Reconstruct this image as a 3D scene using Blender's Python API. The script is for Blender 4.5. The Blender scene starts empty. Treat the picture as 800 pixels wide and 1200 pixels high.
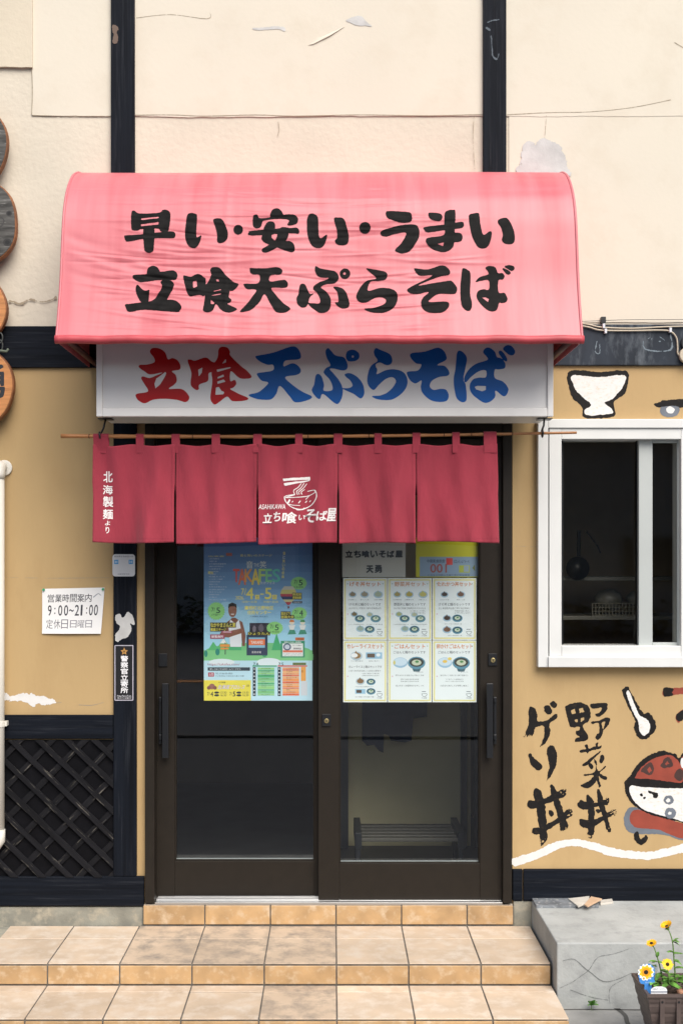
import bpy, bmesh, math, random
import numpy as np
from mathutils import Vector, Matrix
random.seed(7); rng = np.random.RandomState(7)
R = math.radians
scene = bpy.context.scene
C = scene.collection

# ------------------------------------------------------------------ camera, sky, sun, exposure
DIST, EYE, FPX = 5.2, 1.819, 1321.0
cd = bpy.data.cameras.new('camera'); cam = bpy.data.objects.new('camera', cd); C.objects.link(cam)
cam.location = (0, -DIST, EYE); cam.rotation_euler = (R(90), 0, 0)
cd.sensor_width = 36; cd.lens = FPX / 1200 * 36; cd.shift_x = 12 / 1200; cd.shift_y = 60 / 1200
cd.clip_start = 0.05; cd.clip_end = 3000
scene.camera = cam
SUN_EL, SUN_AZ = 49, 22          # elevation, degrees towards the viewer's right of straight-on
w = bpy.data.worlds.new('World'); scene.world = w; w.use_nodes = True
nt = w.node_tree; bg = nt.nodes['Background']; sky = nt.nodes.new('ShaderNodeTexSky')
sky.sky_type = 'NISHITA'; sky.sun_disc = False
sky.sun_elevation = R(SUN_EL); sky.sun_rotation = R(180 - SUN_AZ)
sky.air_density = 1.0; sky.dust_density = 4.0; sky.ozone_density = 1.0
nt.links.new(sky.outputs[0], bg.inputs[0]); bg.inputs[1].default_value = 0.10
sd = bpy.data.lights.new('sun', 'SUN'); sd.energy = 2.5; sd.angle = R(48); sd.color = (1.0, 0.965, 0.91)
sun = bpy.data.objects.new('sun', sd); C.objects.link(sun); sun.location = (2, -8, 9)
_d = Vector((math.sin(R(SUN_AZ)) * math.cos(R(SUN_EL)), -math.cos(R(SUN_AZ)) * math.cos(R(SUN_EL)), math.sin(R(SUN_EL))))
sun.rotation_euler = _d.to_track_quat('Z', 'Y').to_euler()
vs = scene.view_settings
vs.view_transform = 'Standard'; vs.look = 'None'; vs.exposure = 0.58; vs.gamma = 1; vs.use_curve_mapping = False
scene.cycles.max_bounces = 8; scene.cycles.transparent_max_bounces = 16

# ------------------------------------------------------------------ helpers
def S(Y): return FPX / (DIST + Y)
def PX(px, Y=0): return (px - 388) / S(Y)
def PZ(py, Y=0): return EYE + (660 - py) / S(Y)
def P(px, py, Y=0): return (PX(px, Y), Y, PZ(py, Y))

def material(name, col, rough=0.6, var=0.0, vscale=6.0, bump=0.0, bscale=60.0, metal=0.0, spec=0.5, stretch=(1, 1, 1),
             col2=None, thr=(0.45, 0.6), island=0.0, detail=6, sheen=0, dist=0.002, rot=0):
    m = bpy.data.materials.new(name); m.use_nodes = True
    t = m.node_tree; b = t.nodes['Principled BSDF']
    b.inputs['Roughness'].default_value = rough; b.inputs['Metallic'].default_value = metal
    b.inputs['Specular IOR Level'].default_value = spec
    b.inputs['Sheen Weight'].default_value = sheen
    c = list(col) + [1]
    b.inputs['Base Color'].default_value = c
    L = t.links.new
    if var or bump or col2 or island:
        tc = t.nodes.new('ShaderNodeTexCoord'); mp = t.nodes.new('ShaderNodeMapping'); mp.inputs['Scale'].default_value = stretch
        src = tc.outputs['Object']
        if rot:
            vr = t.nodes.new('ShaderNodeVectorRotate'); vr.rotation_type = 'Y_AXIS'; vr.inputs['Angle'].default_value = R(rot)
            L(src, vr.inputs['Vector']); src = vr.outputs[0]
        L(src, mp.inputs[0])
    out = None
    if var:
        n = t.nodes.new('ShaderNodeTexNoise'); n.inputs['Scale'].default_value = vscale; n.inputs['Detail'].default_value = detail
        L(mp.outputs[0], n.inputs[0])
        r = t.nodes.new('ShaderNodeValToRGB'); r.color_ramp.elements[0].position = .3; r.color_ramp.elements[1].position = .7
        r.color_ramp.elements[0].color = [x * (1 - var) for x in col] + [1]
        r.color_ramp.elements[1].color = [min(1, x * (1 + var)) for x in col] + [1]
        L(n.outputs[0], r.inputs[0]); out = r.outputs[0]
    if col2:
        n = t.nodes.new('ShaderNodeTexNoise'); n.inputs['Scale'].default_value = vscale * 2.3; n.inputs['Detail'].default_value = 9; n.inputs['Roughness'].default_value = .65
        L(mp.outputs[0], n.inputs[0])
        r = t.nodes.new('ShaderNodeValToRGB'); r.color_ramp.elements[0].position = thr[0]; r.color_ramp.elements[1].position = thr[1]
        r.color_ramp.elements[0].color = (0, 0, 0, 1); r.color_ramp.elements[1].color = (1, 1, 1, 1)
        L(n.outputs[0], r.inputs[0])
        mx = t.nodes.new('ShaderNodeMix'); mx.data_type = 'RGBA'
        L(r.outputs[0], mx.inputs[0])
        if out: L(out, mx.inputs[6])
        else: mx.inputs[6].default_value = c
        mx.inputs[7].default_value = list(col2) + [1]; out = mx.outputs[2]
    if island:
        g = t.nodes.new('ShaderNodeNewGeometry'); mr = t.nodes.new('ShaderNodeMapRange')
        mr.inputs[3].default_value = 1 - island; mr.inputs[4].default_value = 1 + island
        L(g.outputs['Random Per Island'], mr.inputs[0])
        vm = t.nodes.new('ShaderNodeVectorMath'); vm.operation = 'SCALE'
        if out: L(out, vm.inputs[0])
        else: vm.inputs[0].default_value = col
        L(mr.outputs[0], vm.inputs['Scale']); out = vm.outputs[0]
    if out: L(out, b.inputs['Base Color'])
    if bump:
        n = t.nodes.new('ShaderNodeTexNoise'); n.inputs['Scale'].default_value = bscale; n.inputs['Detail'].default_value = 5
        L(mp.outputs[0], n.inputs[0])
        bp = t.nodes.new('ShaderNodeBump'); bp.inputs['Strength'].default_value = bump; bp.inputs['Distance'].default_value = dist
        L(n.outputs[0], bp.inputs['Height']); L(bp.outputs[0], b.inputs['Normal'])
    return m

_flat = {}
def hexc(h):
    v = [int(h[i:i + 2], 16) / 255 for i in (0, 2, 4)]
    return [x / 12.92 if x <= .04045 else ((x + .055) / 1.055) ** 2.4 for x in v]
def flat(h, rough=.5):
    if (h, rough) not in _flat: _flat[(h, rough)] = material('ink_' + h, hexc(h), rough)
    return _flat[(h, rough)]

def tag(o, label=None, cat=None, group=None, kind=None):
    if label: o['label'] = label
    if cat: o['category'] = cat
    if group: o['group'] = group
    if kind: o['kind'] = kind
    return o
def thing(name, label, cat, loc=(0, 0, 0), group=None):
    o = bpy.data.objects.new(name, None); C.objects.link(o); o.location = loc; o.empty_display_size = .1
    return tag(o, label, cat, group)

class MB:
    def __init__(s): s.v = []; s.f = []; s.m = []
    def add(s, vs_, fs, mi=0):
        k = len(s.v); s.v += [tuple(v) for v in vs_]; s.f += [[i + k for i in f] for f in fs]; s.m += [mi] * len(fs); return s
    def box(s, x0, x1, y0, y1, z0, z1, mi=0, M=None):
        v = [(x, y, z) for x in (x0, x1) for y in (y0, y1) for z in (z0, z1)]
        if M: v = [tuple(M @ Vector(p)) for p in v]
        return s.add(v, [(0, 1, 3, 2), (4, 6, 7, 5), (0, 4, 5, 1), (2, 3, 7, 6), (0, 2, 6, 4), (1, 5, 7, 3)], mi)
    def pbox(s, x0, y0, x1, y1, Y0, Y1, mi=0):    # a box whose front face (depth Y0) covers these photo coordinates
        return s.box(PX(x0, Y0), PX(x1, Y0), Y0, Y1, PZ(y1, Y0), PZ(y0, Y0), mi)
    def prism(s, pts, y0, y1, mi=0):               # pts: (x, z) outline, extruded along Y
        n = len(pts)
        v = [(x, y0, z) for x, z in pts] + [(x, y1, z) for x, z in pts]
        return s.add(v, [list(range(n)), list(range(2 * n - 1, n - 1, -1))] + [(i, i + n, (i + 1) % n + n, (i + 1) % n) for i in range(n)], mi)
    def tube(s, pts, r, n=10, mi=0, cap=True):
        pts = [Vector(p) for p in pts]; rr = r if isinstance(r, (list, tuple)) else [r] * len(pts)
        vs_ = []; prev = None
        for i, p in enumerate(pts):
            d = (pts[min(i + 1, len(pts) - 1)] - pts[max(i - 1, 0)]).normalized()
            u = prev - d * prev.dot(d) if prev else d.orthogonal()
            u.normalize(); prev = u; w_ = d.cross(u)
            vs_ += [p + (u * math.cos(2 * math.pi * k / n) + w_ * math.sin(2 * math.pi * k / n)) * rr[i] for k in range(n)]
        fs = [(i * n + k, i * n + (k + 1) % n, (i + 1) * n + (k + 1) % n, (i + 1) * n + k) for i in range(len(pts) - 1) for k in range(n)]
        if cap: fs += [list(range(n - 1, -1, -1)), [(len(pts) - 1) * n + k for k in range(n)]]
        return s.add(vs_, fs, mi)
    def build(s, name, mats, parent=None, bevel=0, smooth=False, solid=0, seg=2):
        me = bpy.data.meshes.new(name); me.from_pydata(s.v, [], s.f)
        if not isinstance(mats, (list, tuple)): mats = [mats]
        for m in mats: me.materials.append(m)
        me.polygons.foreach_set('material_index', s.m)
        bm = bmesh.new(); bm.from_mesh(me)
        if not getattr(s, 'keep', False): bmesh.ops.recalc_face_normals(bm, faces=bm.faces)
        bm.to_mesh(me); bm.free()
        if smooth: me.polygons.foreach_set('use_smooth', [True] * len(me.polygons))
        me.update()
        o = bpy.data.objects.new(name, me); C.objects.link(o)
        if parent:
            o.parent = parent
            base = Vector(parent.location)
            if parent.parent: base = base + Vector(parent.parent.location)
            o.location = -base
        if bevel:
            b = o.modifiers.new('bevel', 'BEVEL'); b.width = bevel; b.segments = seg; b.limit_method = 'ANGLE'; b.angle_limit = R(40)
        if solid:
            m = o.modifiers.new('solid', 'SOLIDIFY'); m.thickness = solid; m.offset = 0
        return o

def catmull(pts, k=5, closed=True):
    p = np.array(pts, float); n = len(p); out = []
    for i in range(n if closed else n - 1):
        if closed: a, b, c, d = p[(i - 1) % n], p[i], p[(i + 1) % n], p[(i + 2) % n]
        else: a, b, c, d = p[max(i - 1, 0)], p[i], p[i + 1], p[min(i + 2, n - 1)]
        for j in range(k):
            t = j / k
            out.append(.5 * ((2 * b) + (c - a) * t + (2 * a - 5 * b + 4 * c - d) * t * t + (3 * b - 3 * c + d - a) * t ** 3))
    if not closed: out.append(p[-1])
    return np.array(out)
def pts(s): return [tuple(float(q) for q in a.split(',')) for a in s.split()]
def xf(p, ox, oy, sc): return [(ox + x * sc, oy + y * sc) for x, y in p]

def sd_poly(gx, gy, poly):
    x1, y1 = poly[:, 0], poly[:, 1]; x2, y2 = np.roll(x1, -1), np.roll(y1, -1)
    d2 = np.full(gx.shape, 1e18); ins = np.zeros(gx.shape, bool)
    for a, b, c, d in zip(x1, y1, x2, y2):
        ex, ey = c - a, d - b; L = ex * ex + ey * ey
        if L < 1e-12: continue
        t = np.clip(((gx - a) * ex + (gy - b) * ey) / L, 0, 1)
        d2 = np.minimum(d2, (gx - a - t * ex) ** 2 + (gy - b - t * ey) ** 2)
        if b != d:
            cr = ((b > gy) != (d > gy)) & (gx < (c - a) * (gy - b) / (d - b) + a); ins ^= cr
    return np.sqrt(d2) * np.where(ins, 1, -1)
def sd_stroke(gx, gy, st):
    f = np.full(gx.shape, -1e9)
    for (a, b, ra), (c, d, rb) in zip(st[:-1], st[1:]):
        ex, ey = c - a, d - b; L = max(ex * ex + ey * ey, 1e-9)
        t = np.clip(((gx - a) * ex + (gy - b) * ey) / L, 0, 1)
        f = np.maximum(f, ra + (rb - ra) * t - np.sqrt((gx - a - t * ex) ** 2 + (gy - b - t * ey) ** 2))
    return f
def vnoise(gx, gy, sx, sy, seed):
    r = np.random.RandomState(seed).rand(64, 64)
    u, v = gx / sx, gy / sy; i, j = np.floor(u).astype(int), np.floor(v).astype(int); a, b = u - i, v - j
    a, b = a * a * (3 - 2 * a), b * b * (3 - 2 * b)
    g = lambda p, q: r[p % 64, q % 64]
    return (g(i, j) * (1 - a) + g(i + 1, j) * a) * (1 - b) + (g(i, j + 1) * (1 - a) + g(i + 1, j + 1) * a) * b - .5
def shape_mesh(polys=(), holes=(), strokes=(), res=.7, rough=0.0, seed=1, smooth=True):
    """union of outlines and brush strokes minus holes, as one flat non-overlapping mesh (photo units)"""
    P_ = [catmull(p) if smooth else np.array(p, float) for p in polys]; H_ = [np.array(h, float) for h in holes]
    ST = [catmull(s_, 4, False) if len(s_) > 2 else np.array(s_, float) for s_ in strokes]
    al = np.concatenate([q[:, :2] for q in P_] + [np.concatenate([q[:, :2] - q[:, 2:].max(), q[:, :2] + q[:, 2:].max()]) for q in ST])
    x0, y0 = al.min(0) - 2 - rough; x1, y1 = al.max(0) + 2 + rough
    xs = np.arange(x0, x1 + res, res); ys = np.arange(y0, y1 + res, res); gx, gy = np.meshgrid(xs, ys)
    f = np.full(gx.shape, -1e9)
    for q in P_: f = np.maximum(f, sd_poly(gx, gy, q))
    for q in ST: f = np.maximum(f, sd_stroke(gx, gy, q))
    for q in H_: f = np.minimum(f, -sd_poly(gx, gy, q))
    if rough: f = f + rough * (vnoise(gx, gy, 3.1, 3.1, seed) + .8 * vnoise(gx, gy, 1.4, 1.4, seed + 1) + .5 * vnoise(gx, gy, 9, 9, seed + 2))
    V, F, D = [], [], {}
    def vert(k, x, y):
        if k not in D: D[k] = len(V); V.append((x, y))
        return D[k]
    ins = f > 0; ny, nx = f.shape
    cnt = ins[:-1, :-1].astype(int) + ins[1:, :-1] + ins[:-1, 1:] + ins[1:, 1:]
    for j, i in zip(*np.nonzero(cnt)):
        cs = [(i, j), (i + 1, j), (i + 1, j + 1), (i, j + 1)]; poly = []
        for k in range(4):
            (a, b), (c, d) = cs[k], cs[(k + 1) % 4]
            fa, fb = f[b, a], f[d, c]
            if fa > 0: poly.append(vert((a, b), xs[a], ys[b]))
            if (fa > 0) != (fb > 0):
                t = fa / (fa - fb); key = ('e',) + tuple(sorted(((a, b), (c, d))))
                poly.append(vert(key, xs[a] + (xs[c] - xs[a]) * t, ys[b] + (ys[d] - ys[b]) * t))
        if len(poly) >= 3: F.append(poly)
    return V, F

_tc = {}
def text_poly(body, fat=0.0):
    k = (body, fat)
    if k not in _tc:
        cu = bpy.data.curves.new('lettering', 'FONT'); cu.body = body; cu.offset = fat; cu.resolution_u = 3
        o = bpy.data.objects.new('lettering', cu); C.objects.link(o)
        bpy.context.view_layer.update()
        dg = bpy.context.evaluated_depsgraph_get(); e = o.evaluated_get(dg); me = e.to_mesh()
        v = np.array([tuple(q.co)[:2] for q in me.vertices]); f = [list(q.vertices) for q in me.polygons]
        e.to_mesh_clear(); bpy.data.objects.remove(o); bpy.data.curves.remove(cu)
        v -= v.min(0); v /= np.maximum(v.max(0), 1e-6); _tc[k] = (v, f)
    return _tc[k]

class Print:
    """flat printed or painted layers on an upright surface at depth Y, laid out in photo coordinates"""
    def __init__(s, Y, step=.00015, mapf=None):
        s.Y, s.step, s.k, s.mb, s.mats = Y, step, 0, MB(), []
        s.mb.keep = True; s.mapf = mapf; s.bb = []
    def mi(s, m):
        m = flat(m) if isinstance(m, str) else m
        if m not in s.mats: s.mats.append(m)
        return s.mats.index(m)
    def put(s, v, f, m, up=True):
        if up:
            q = np.array(v); a0, b0 = q.min(0); a1, b1 = q.max(0); e = 1e-4
            s.k = 1 + max([k for p0, q0, p1, q1, k in s.bb if p0 < a1 - e and p1 > a0 + e and q0 < b1 - e and q1 > b0 + e], default=0)
            s.bb.append((a0, b0, a1, b1, s.k))
        Y = s.Y - s.k * s.step
        if s.mapf: vv = [s.mapf(x, y, s.k * s.step) for x, y in v]
        else: vv = [(PX(x, s.Y), Y, PZ(y, s.Y)) for x, y in v]
        # faces wound so the normal looks at the viewer (-Y)
        ff = []
        for q in f:
            a = sum(vv[q[i]][0] * vv[q[(i + 1) % len(q)]][2] - vv[q[(i + 1) % len(q)]][0] * vv[q[i]][2] for i in range(len(q)))
            ff.append(q if a > 0 else q[::-1])
        s.mb.add(vv, ff, s.mi(m)); return s
    def rect(s, x0, y0, x1, y1, m): return s.put([(x0, y0), (x1, y0), (x1, y1), (x0, y1)], [[0, 1, 2, 3]], m)
    def poly(s, p, m): return s.put(p, [list(range(len(p)))], m)
    def ell(s, cx, cy, rx, ry, m, n=20): return s.poly([(cx + rx * math.cos(6.2832 * i / n), cy + ry * math.sin(6.2832 * i / n)) for i in range(n)], m)
    def burst(s, cx, cy, rx, ry, m, n=22):
        return s.poly([(cx + rx * (1 if i % 2 else .88) * math.cos(3.14159 * i / n), cy + ry * (1 if i % 2 else .88) * math.sin(3.14159 * i / n)) for i in range(2 * n)], m)
    def text(s, t, x0, y0, x1, y1, m, fat=0.0, slant=0, flip=False):
        v, f = text_poly(t)
        e = fat * (y1 - y0) * .75
        for n_, (ex, ey) in enumerate(((0, 0), (e, e * .5), (-e, -e * .5), (-e * .5, e), (e * .5, -e)) if fat > .002 else ((0, 0),)):
            if n_: s.k += .15
            s.put([(a + ex, b + ey) for a, b in s.fit(v, x0, y0, x1, y1, slant, flip)], f, m, n_ == 0)
        return s
    def fit(s, v, x0, y0, x1, y1, slant, flip):
        return [((x1 - (x1 - x0) * a if flip else x0 + (x1 - x0) * a) + slant * (b - .5), y1 - (y1 - y0) * b) for a, b in v]
    def shape(s, m, **k):
        v, f = shape_mesh(**k); return s.put(v, f, m)
    def build(s, name, parent=None): return s.mb.build(name, s.mats, parent)

# ------------------------------------------------------------------ materials
M_CREAM = material('cream_render', (.655, .605, .505), .85, .03, 1.6, .14, 45, dist=.004, col2=(.61, .55, .445), thr=(.5, .75))
M_ROUGH = material('rough_cream_render', (.61, .555, .455), .9, .06, 2.5, .3, 38, dist=.008)
M_OCHRE = material('ochre_render', (.445, .308, .146), .85, .07, 1.8, .45, 26, dist=.003, col2=(.40, .268, .122), thr=(.5, .74), stretch=(1, 1, .4))
M_NAVY = material('navy_painted_timber', (.0055, .0074, .0118), .65, .35, 14, .5, 40, spec=.1, stretch=(3, 1, .10), col2=(.024, .027, .034), thr=(.52, .78))
M_NAVYH = material('navy_painted_beam', (.0055, .0074, .0118), .65, .35, 14, .5, 40, spec=.1, stretch=(.10, 1, 3), col2=(.024, .027, .034), thr=(.52, .78))
M_WORN = material('weathered_navy_beam', (.022, .029, .04), .6, .4, 9, .3, 50, spec=.2, stretch=(1, 1, .3), col2=(.12, .14, .16), thr=(.5, .75))
M_SLAT = {a: material('worn_black_slat', (.009, .009, .011), .7, .4, 22, .4, 60, spec=.15, stretch=(.16, 1, 1.6), rot=a, col2=(.19, .175, .145), thr=(.59, .74)) for a in (-45, 45)}
M_BRONZE = material('dark_bronze_aluminium', (.019, .0152, .0115), .45, .08, 20, .05, 300, spec=.22)
M_BLACK = material('black_plastic', (.010, .011, .013), .35)
M_BRASS = material('brass', (.75, .6, .28), .3, metal=1)
M_ALU = material('satin_aluminium', (.62, .62, .61), .32, .1, 30, metal=.9, stretch=(.1, 1, 1))
M_WHITE = material('white_window_coating', (.655, .665, .65), .4, .04, 5)
M_GREYF = material('grey_window_sash', (.42, .45, .44), .4, .03, 4)
M_SIGNW = material('milky_acrylic', (.64, .635, .63), .16, .03, 5, spec=.5)
M_SIGNF = material('sign_aluminium_trim', (.72, .71, .69), .35, .05, 8)
M_RED = material('red_sign_vinyl', (.37, .006, .008), .35, spec=.25)
M_BLUE = material('blue_sign_vinyl', (.003, .10, .38), .35, spec=.25)
M_TILE = material('terracotta_tile', (.53, .42, .31), .65, .13, 6, .2, 40, col2=(.60, .52, .43), thr=(.46, .66), island=.10)
M_TILER = material('orange_riser_tile', (.44, .282, .138), .5, .2, 10, .25, 40, col2=(.55, .42, .28), thr=(.5, .7), island=.10)
M_TILED = material('soiled_terracotta_tile', (.50, .39, .285), .7, .15, 5, .25, 40, col2=(.24, .205, .17), thr=(.44, .70), island=.08)
M_GROUT = material('grout', (.13, .12, .105), .9, .3, 30, .3, 90)
M_CONC = material('concrete', (.37, .385, .375), .85, .12, 5, .6, 60, col2=(.28, .29, .285), thr=(.5, .72), dist=.003)
M_CONC2 = material('stained_foundation', (.24, .235, .195), .9, .3, 7, .5, 70, col2=(.36, .325, .25), thr=(.5, .7), dist=.003)
M_PAVE = material('pavement_concrete', (.24, .24, .23), .9, .25, 6, .6, 80, dist=.004)
M_ASPH = material('asphalt', (.05, .057, .072), .85, .2, 12, .6, 160, dist=.004)
M_PIPE = material('ivory_pvc', (.66, .64, .58), .4, .015, 3)
M_BAMBOO = material('bamboo', (.42, .18, .06), .4, .3, 12, .1, 40, stretch=(.15, 1, 1))
M_NOREN = material('wine_red_cotton', (.30, .026, .047), .85, .10, 9, .5, 32, sheen=.15, stretch=(1.6, 1, .6), dist=.006)
M_WPAINT = material('white_brush_paint', (.68, .675, .655), .6, .04, 20, .25, 60, col2=(.60, .52, .40), thr=(.60, .78))
M_BPAINT = material('black_brush_paint', (.010, .009, .009), .65, .2, 20, .15, 80, spec=.2, col2=(.05, .034, .018), thr=(.56, .78))
M_RPAINT = material('brick_red_brush_paint', (.27, .048, .027), .55, .15, 14, .2, 60)
M_GPAINT = material('grey_brush_paint', (.13, .15, .18), .6, .15, 14)
M_CRACK = material('crack_shade', (.33, .275, .20), .95)  # flat brown that paints in the shade inside the wall cracks
M_PEEL = material('bare_grey_mortar', (.52, .52, .505), .9, .16, 12, .5, 70)
M_CABLE = material('beige_cable', (.50, .44, .34), .5)
M_AINK = material('black_awning_ink', (.0075, .007, .007), .6, .45, 25, .1, 60, spec=.08)
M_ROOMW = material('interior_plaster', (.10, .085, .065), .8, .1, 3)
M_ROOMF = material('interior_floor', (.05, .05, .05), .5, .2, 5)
M_OLIVE = material('olive_partition', (.52, .455, .27), .8, .06, 4)

def awning_mat():
    m = material('faded_red_vinyl', (.55, .135, .17), .42, .04, 3, .12, 500, spec=.5)
    t = m.node_tree; b = t.nodes['Principled BSDF']; L = t.links.new
    tc = t.nodes.new('ShaderNodeTexCoord'); mp = t.nodes.new('ShaderNodeMapping'); mp.inputs['Scale'].default_value = (5, .4, .45)
    L(tc.outputs['Object'], mp.inputs[0]); n = t.nodes.new('ShaderNodeTexNoise'); n.inputs['Scale'].default_value = 2.2; n.inputs['Detail'].default_value = 5
    L(mp.outputs[0], n.inputs[0])
    r = t.nodes.new('ShaderNodeValToRGB'); e = r.color_ramp.elements
    e[0].position = .35; e[0].color = (.56, .115, .14, 1); e[1].position = .62; e[1].color = (.63, .18, .205, 1)
    L(n.outputs[0], r.inputs[0]); L(r.outputs[0], b.inputs['Base Color'])
    tr = t.nodes.new('ShaderNodeBsdfTranslucent'); tr.inputs[0].default_value = (.7, .10, .10, 1)
    mx = t.nodes.new('ShaderNodeMixShader'); mx.inputs[0].default_value = .1
    o = t.nodes['Material Output']; L(b.outputs[0], mx.inputs[1]); L(tr.outputs[0], mx.inputs[2]); L(mx.outputs[0], o.inputs[0])
    return m
M_AWN = awning_mat()
M_AWNTRIM = material('red_vinyl_hem', (.45, .06, .075), .5, .15, 10, spec=.4)

def glass_mat(name, tint, refl=1.0):
    m = bpy.data.materials.new(name); m.use_nodes = True; t = m.node_tree; t.nodes.clear()
    o = t.nodes.new('ShaderNodeOutputMaterial'); a = t.nodes.new('ShaderNodeBsdfTransparent'); g = t.nodes.new('ShaderNodeBsdfGlossy')
    a.inputs[0].default_value = tint + (1,); g.inputs['Roughness'].default_value = .012
    f = t.nodes.new('ShaderNodeLayerWeight'); f.inputs[0].default_value = .5
    pw = t.nodes.new('ShaderNodeMath'); pw.operation = 'POWER'; pw.inputs[1].default_value = 5
    mu = t.nodes.new('ShaderNodeMath'); mu.operation = 'MULTIPLY_ADD'; mu.inputs[1].default_value = .85; mu.inputs[2].default_value = .11 * refl; mu.use_clamp = True
    t.links.new(f.outputs['Facing'], pw.inputs[0])
    mx = t.nodes.new('ShaderNodeMixShader'); L = t.links.new
    L(pw.outputs[0], mu.inputs[0]); L(mu.outputs[0], mx.inputs[0]); L(a.outputs[0], mx.inputs[1]); L(g.outputs[0], mx.inputs[2]); L(mx.outputs[0], o.inputs[0])
    return m
M_GLASS = glass_mat('door_glass', (.93, .96, .96))
M_WGLASS = glass_mat('window_glass', (.84, .84, .80), .55)

# ------------------------------------------------------------------ ground
def structure(name, mb, m, **k): return tag(mb.build(name, m, **k), kind='structure')
structure('ground', MB().box(-400, 400, -800, 60, -.3, -.12), M_ASPH)
structure('pavement', MB().box(-40, 40, -1.55, .1, -.118, 0), M_PAVE, bevel=.01)
structure('kerb', MB().box(-40, 40, -1.70, -1.555, -.118, .004), M_CONC, bevel=.012)
structure('far_kerb', MB().box(-40, 40, -7.3, -7.16, -.118, -.085), material('grimy_kerb', (.11, .11, .11), .9, .2, 5), bevel=.012)
mb = MB(); mb.box(-3.4, -1.6, -13.3, -13.0, -.1185, -.114)
structure('road_marking', mb, material('orange_road_paint', (.6, .24, .05), .7, .15, 9))
pr = Print(0)
def ground_crack(sl, name):
    v, f = shape_mesh(strokes=[sl], res=.004, rough=.0)
    m = MB(); m.add([(x, y, .0015) for x, y in v], f); return structure(name, m, material('ground_joint', (.07, .07, .065), .95))
ground_crack([(.8, -.62, .004), (1.0, -.607, .004), (1.28, -.612, .005), (1.6, -.606, .004), (2.2, -.61, .003)], 'pavement_joint')
ground_crack([(1.165, -.60, .012), (1.18, -.67, .009), (1.17, -.76, .009), (1.2, -.9, .008), (1.18, -1.1, .008)], 'pavement_crack')

# ------------------------------------------------------------------ the shop building
B = thing('shop_building', 'cream over ochre rendered soba shop with navy timbers and bronze sliding doors', 'building')
def wall_holes(x0, x1, z0, z1, holes, y0, y1):
    m = MB(); xs = sorted({x0, x1} | {h[i] for h in holes for i in (0, 1)}); zs = sorted({z0, z1} | {h[i] for h in holes for i in (2, 3)})
    hole = lambda x, z: any(h[0] < x < h[1] and h[2] < z < h[3] for h in holes)
    for a, b in zip(xs, xs[1:]):
        for c, d in zip(zs, zs[1:]):
            if not hole((a + b) / 2, (c + d) / 2):
                m.add([(a, y0, c), (b, y0, c), (b, y0, d), (a, y0, d)], [[0, 1, 2, 3]])
                m.add([(a, y1, c), (b, y1, c), (b, y1, d), (a, y1, d)], [[3, 2, 1, 0]])
    for a, b, c, d in list(holes) + [(x0, x1, z0, z1)]:
        for (p, q), (r_, t) in (((a, c), (b, c)), ((b, c), (b, d)), ((b, d), (a, d)), ((a, d), (a, c))):
            m.add([(p, y0, q), (r_, y0, t), (r_, y1, t), (p, y1, q)], [[0, 1, 2, 3]])
    return m
DX0, DX1, DZ0, DZ1 = PX(170), PX(600), .2495, 2.47
WX0, WX1, WZ0, WZ1 = PX(634), PX(822), PZ(778), PZ(495)
ZB0, ZB1 = PZ(430), PZ(382)
wall_holes(-3.2, 3.4, .0, ZB0 + .02, [(DX0, DX1, .001, DZ1), (WX0, WX1, WZ0, WZ1)], 0, .16).build('lower_wall', M_OCHRE, B)
# cream wall: smooth board field above a roughcast band, the board a few millimetres proud with an uneven lower edge
MB().box(-3.2, 3.4, .004, .16, ZB1 - .02, 5.6).build('roughcast_wall', M_ROUGH, B)
def ragged(x0, x1, zb, amp, step=.02, seed=1):
    r = np.random.RandomState(seed); xs = np.arange(x0, x1 + step, step); xs[-1] = x1
    z = zb + np.cumsum(r.randn(len(xs)) * amp * .35); z = zb + (z - np.linspace(z[0], z[-1], len(z))) * .8
    return list(zip(xs, z))
lo = ragged(PX(38), 3.4, PZ(135), .0035)
MB().prism(lo + [(3.4, 5.6), (PX(38), 5.6)], -.001, .0035).build('render_board', M_CREAM, B)
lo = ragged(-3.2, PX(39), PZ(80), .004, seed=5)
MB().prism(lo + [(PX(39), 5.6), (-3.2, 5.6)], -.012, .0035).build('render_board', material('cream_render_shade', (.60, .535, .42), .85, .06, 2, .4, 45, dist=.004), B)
MB().prism(ragged(PX(596), 3.4, PZ(378), .002, seed=9) + [(3.4, PZ(136)), (PX(596), PZ(136))], .0005, .0037).build('render_board', M_CREAM, B)
# cracks, peeled paint
pr = Print(-.0016, .0002)
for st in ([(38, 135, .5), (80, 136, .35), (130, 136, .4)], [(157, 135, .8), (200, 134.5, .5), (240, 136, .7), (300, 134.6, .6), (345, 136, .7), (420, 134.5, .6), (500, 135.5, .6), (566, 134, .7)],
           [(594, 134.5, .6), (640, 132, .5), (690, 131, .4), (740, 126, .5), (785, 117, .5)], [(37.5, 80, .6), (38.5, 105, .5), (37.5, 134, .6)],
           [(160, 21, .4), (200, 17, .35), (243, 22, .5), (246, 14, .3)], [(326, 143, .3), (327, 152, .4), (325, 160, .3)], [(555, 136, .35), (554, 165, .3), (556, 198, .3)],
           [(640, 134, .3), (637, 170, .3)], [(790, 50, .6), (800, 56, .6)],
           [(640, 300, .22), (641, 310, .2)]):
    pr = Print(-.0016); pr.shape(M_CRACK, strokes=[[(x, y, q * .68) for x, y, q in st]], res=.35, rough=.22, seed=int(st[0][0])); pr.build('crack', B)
pr = Print(-.0024, .0002)
pr.shape(M_PEEL, polys=[pts('606,202 609,190 613,170 622,166 628,170 633,163 645,165 655,170 661,182 665,196 668,206 640,210')], res=.5, rough=2.6, seed=3)
pr.build('peeled_patch', B); pr = Print(-.0024, .0002)
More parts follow.
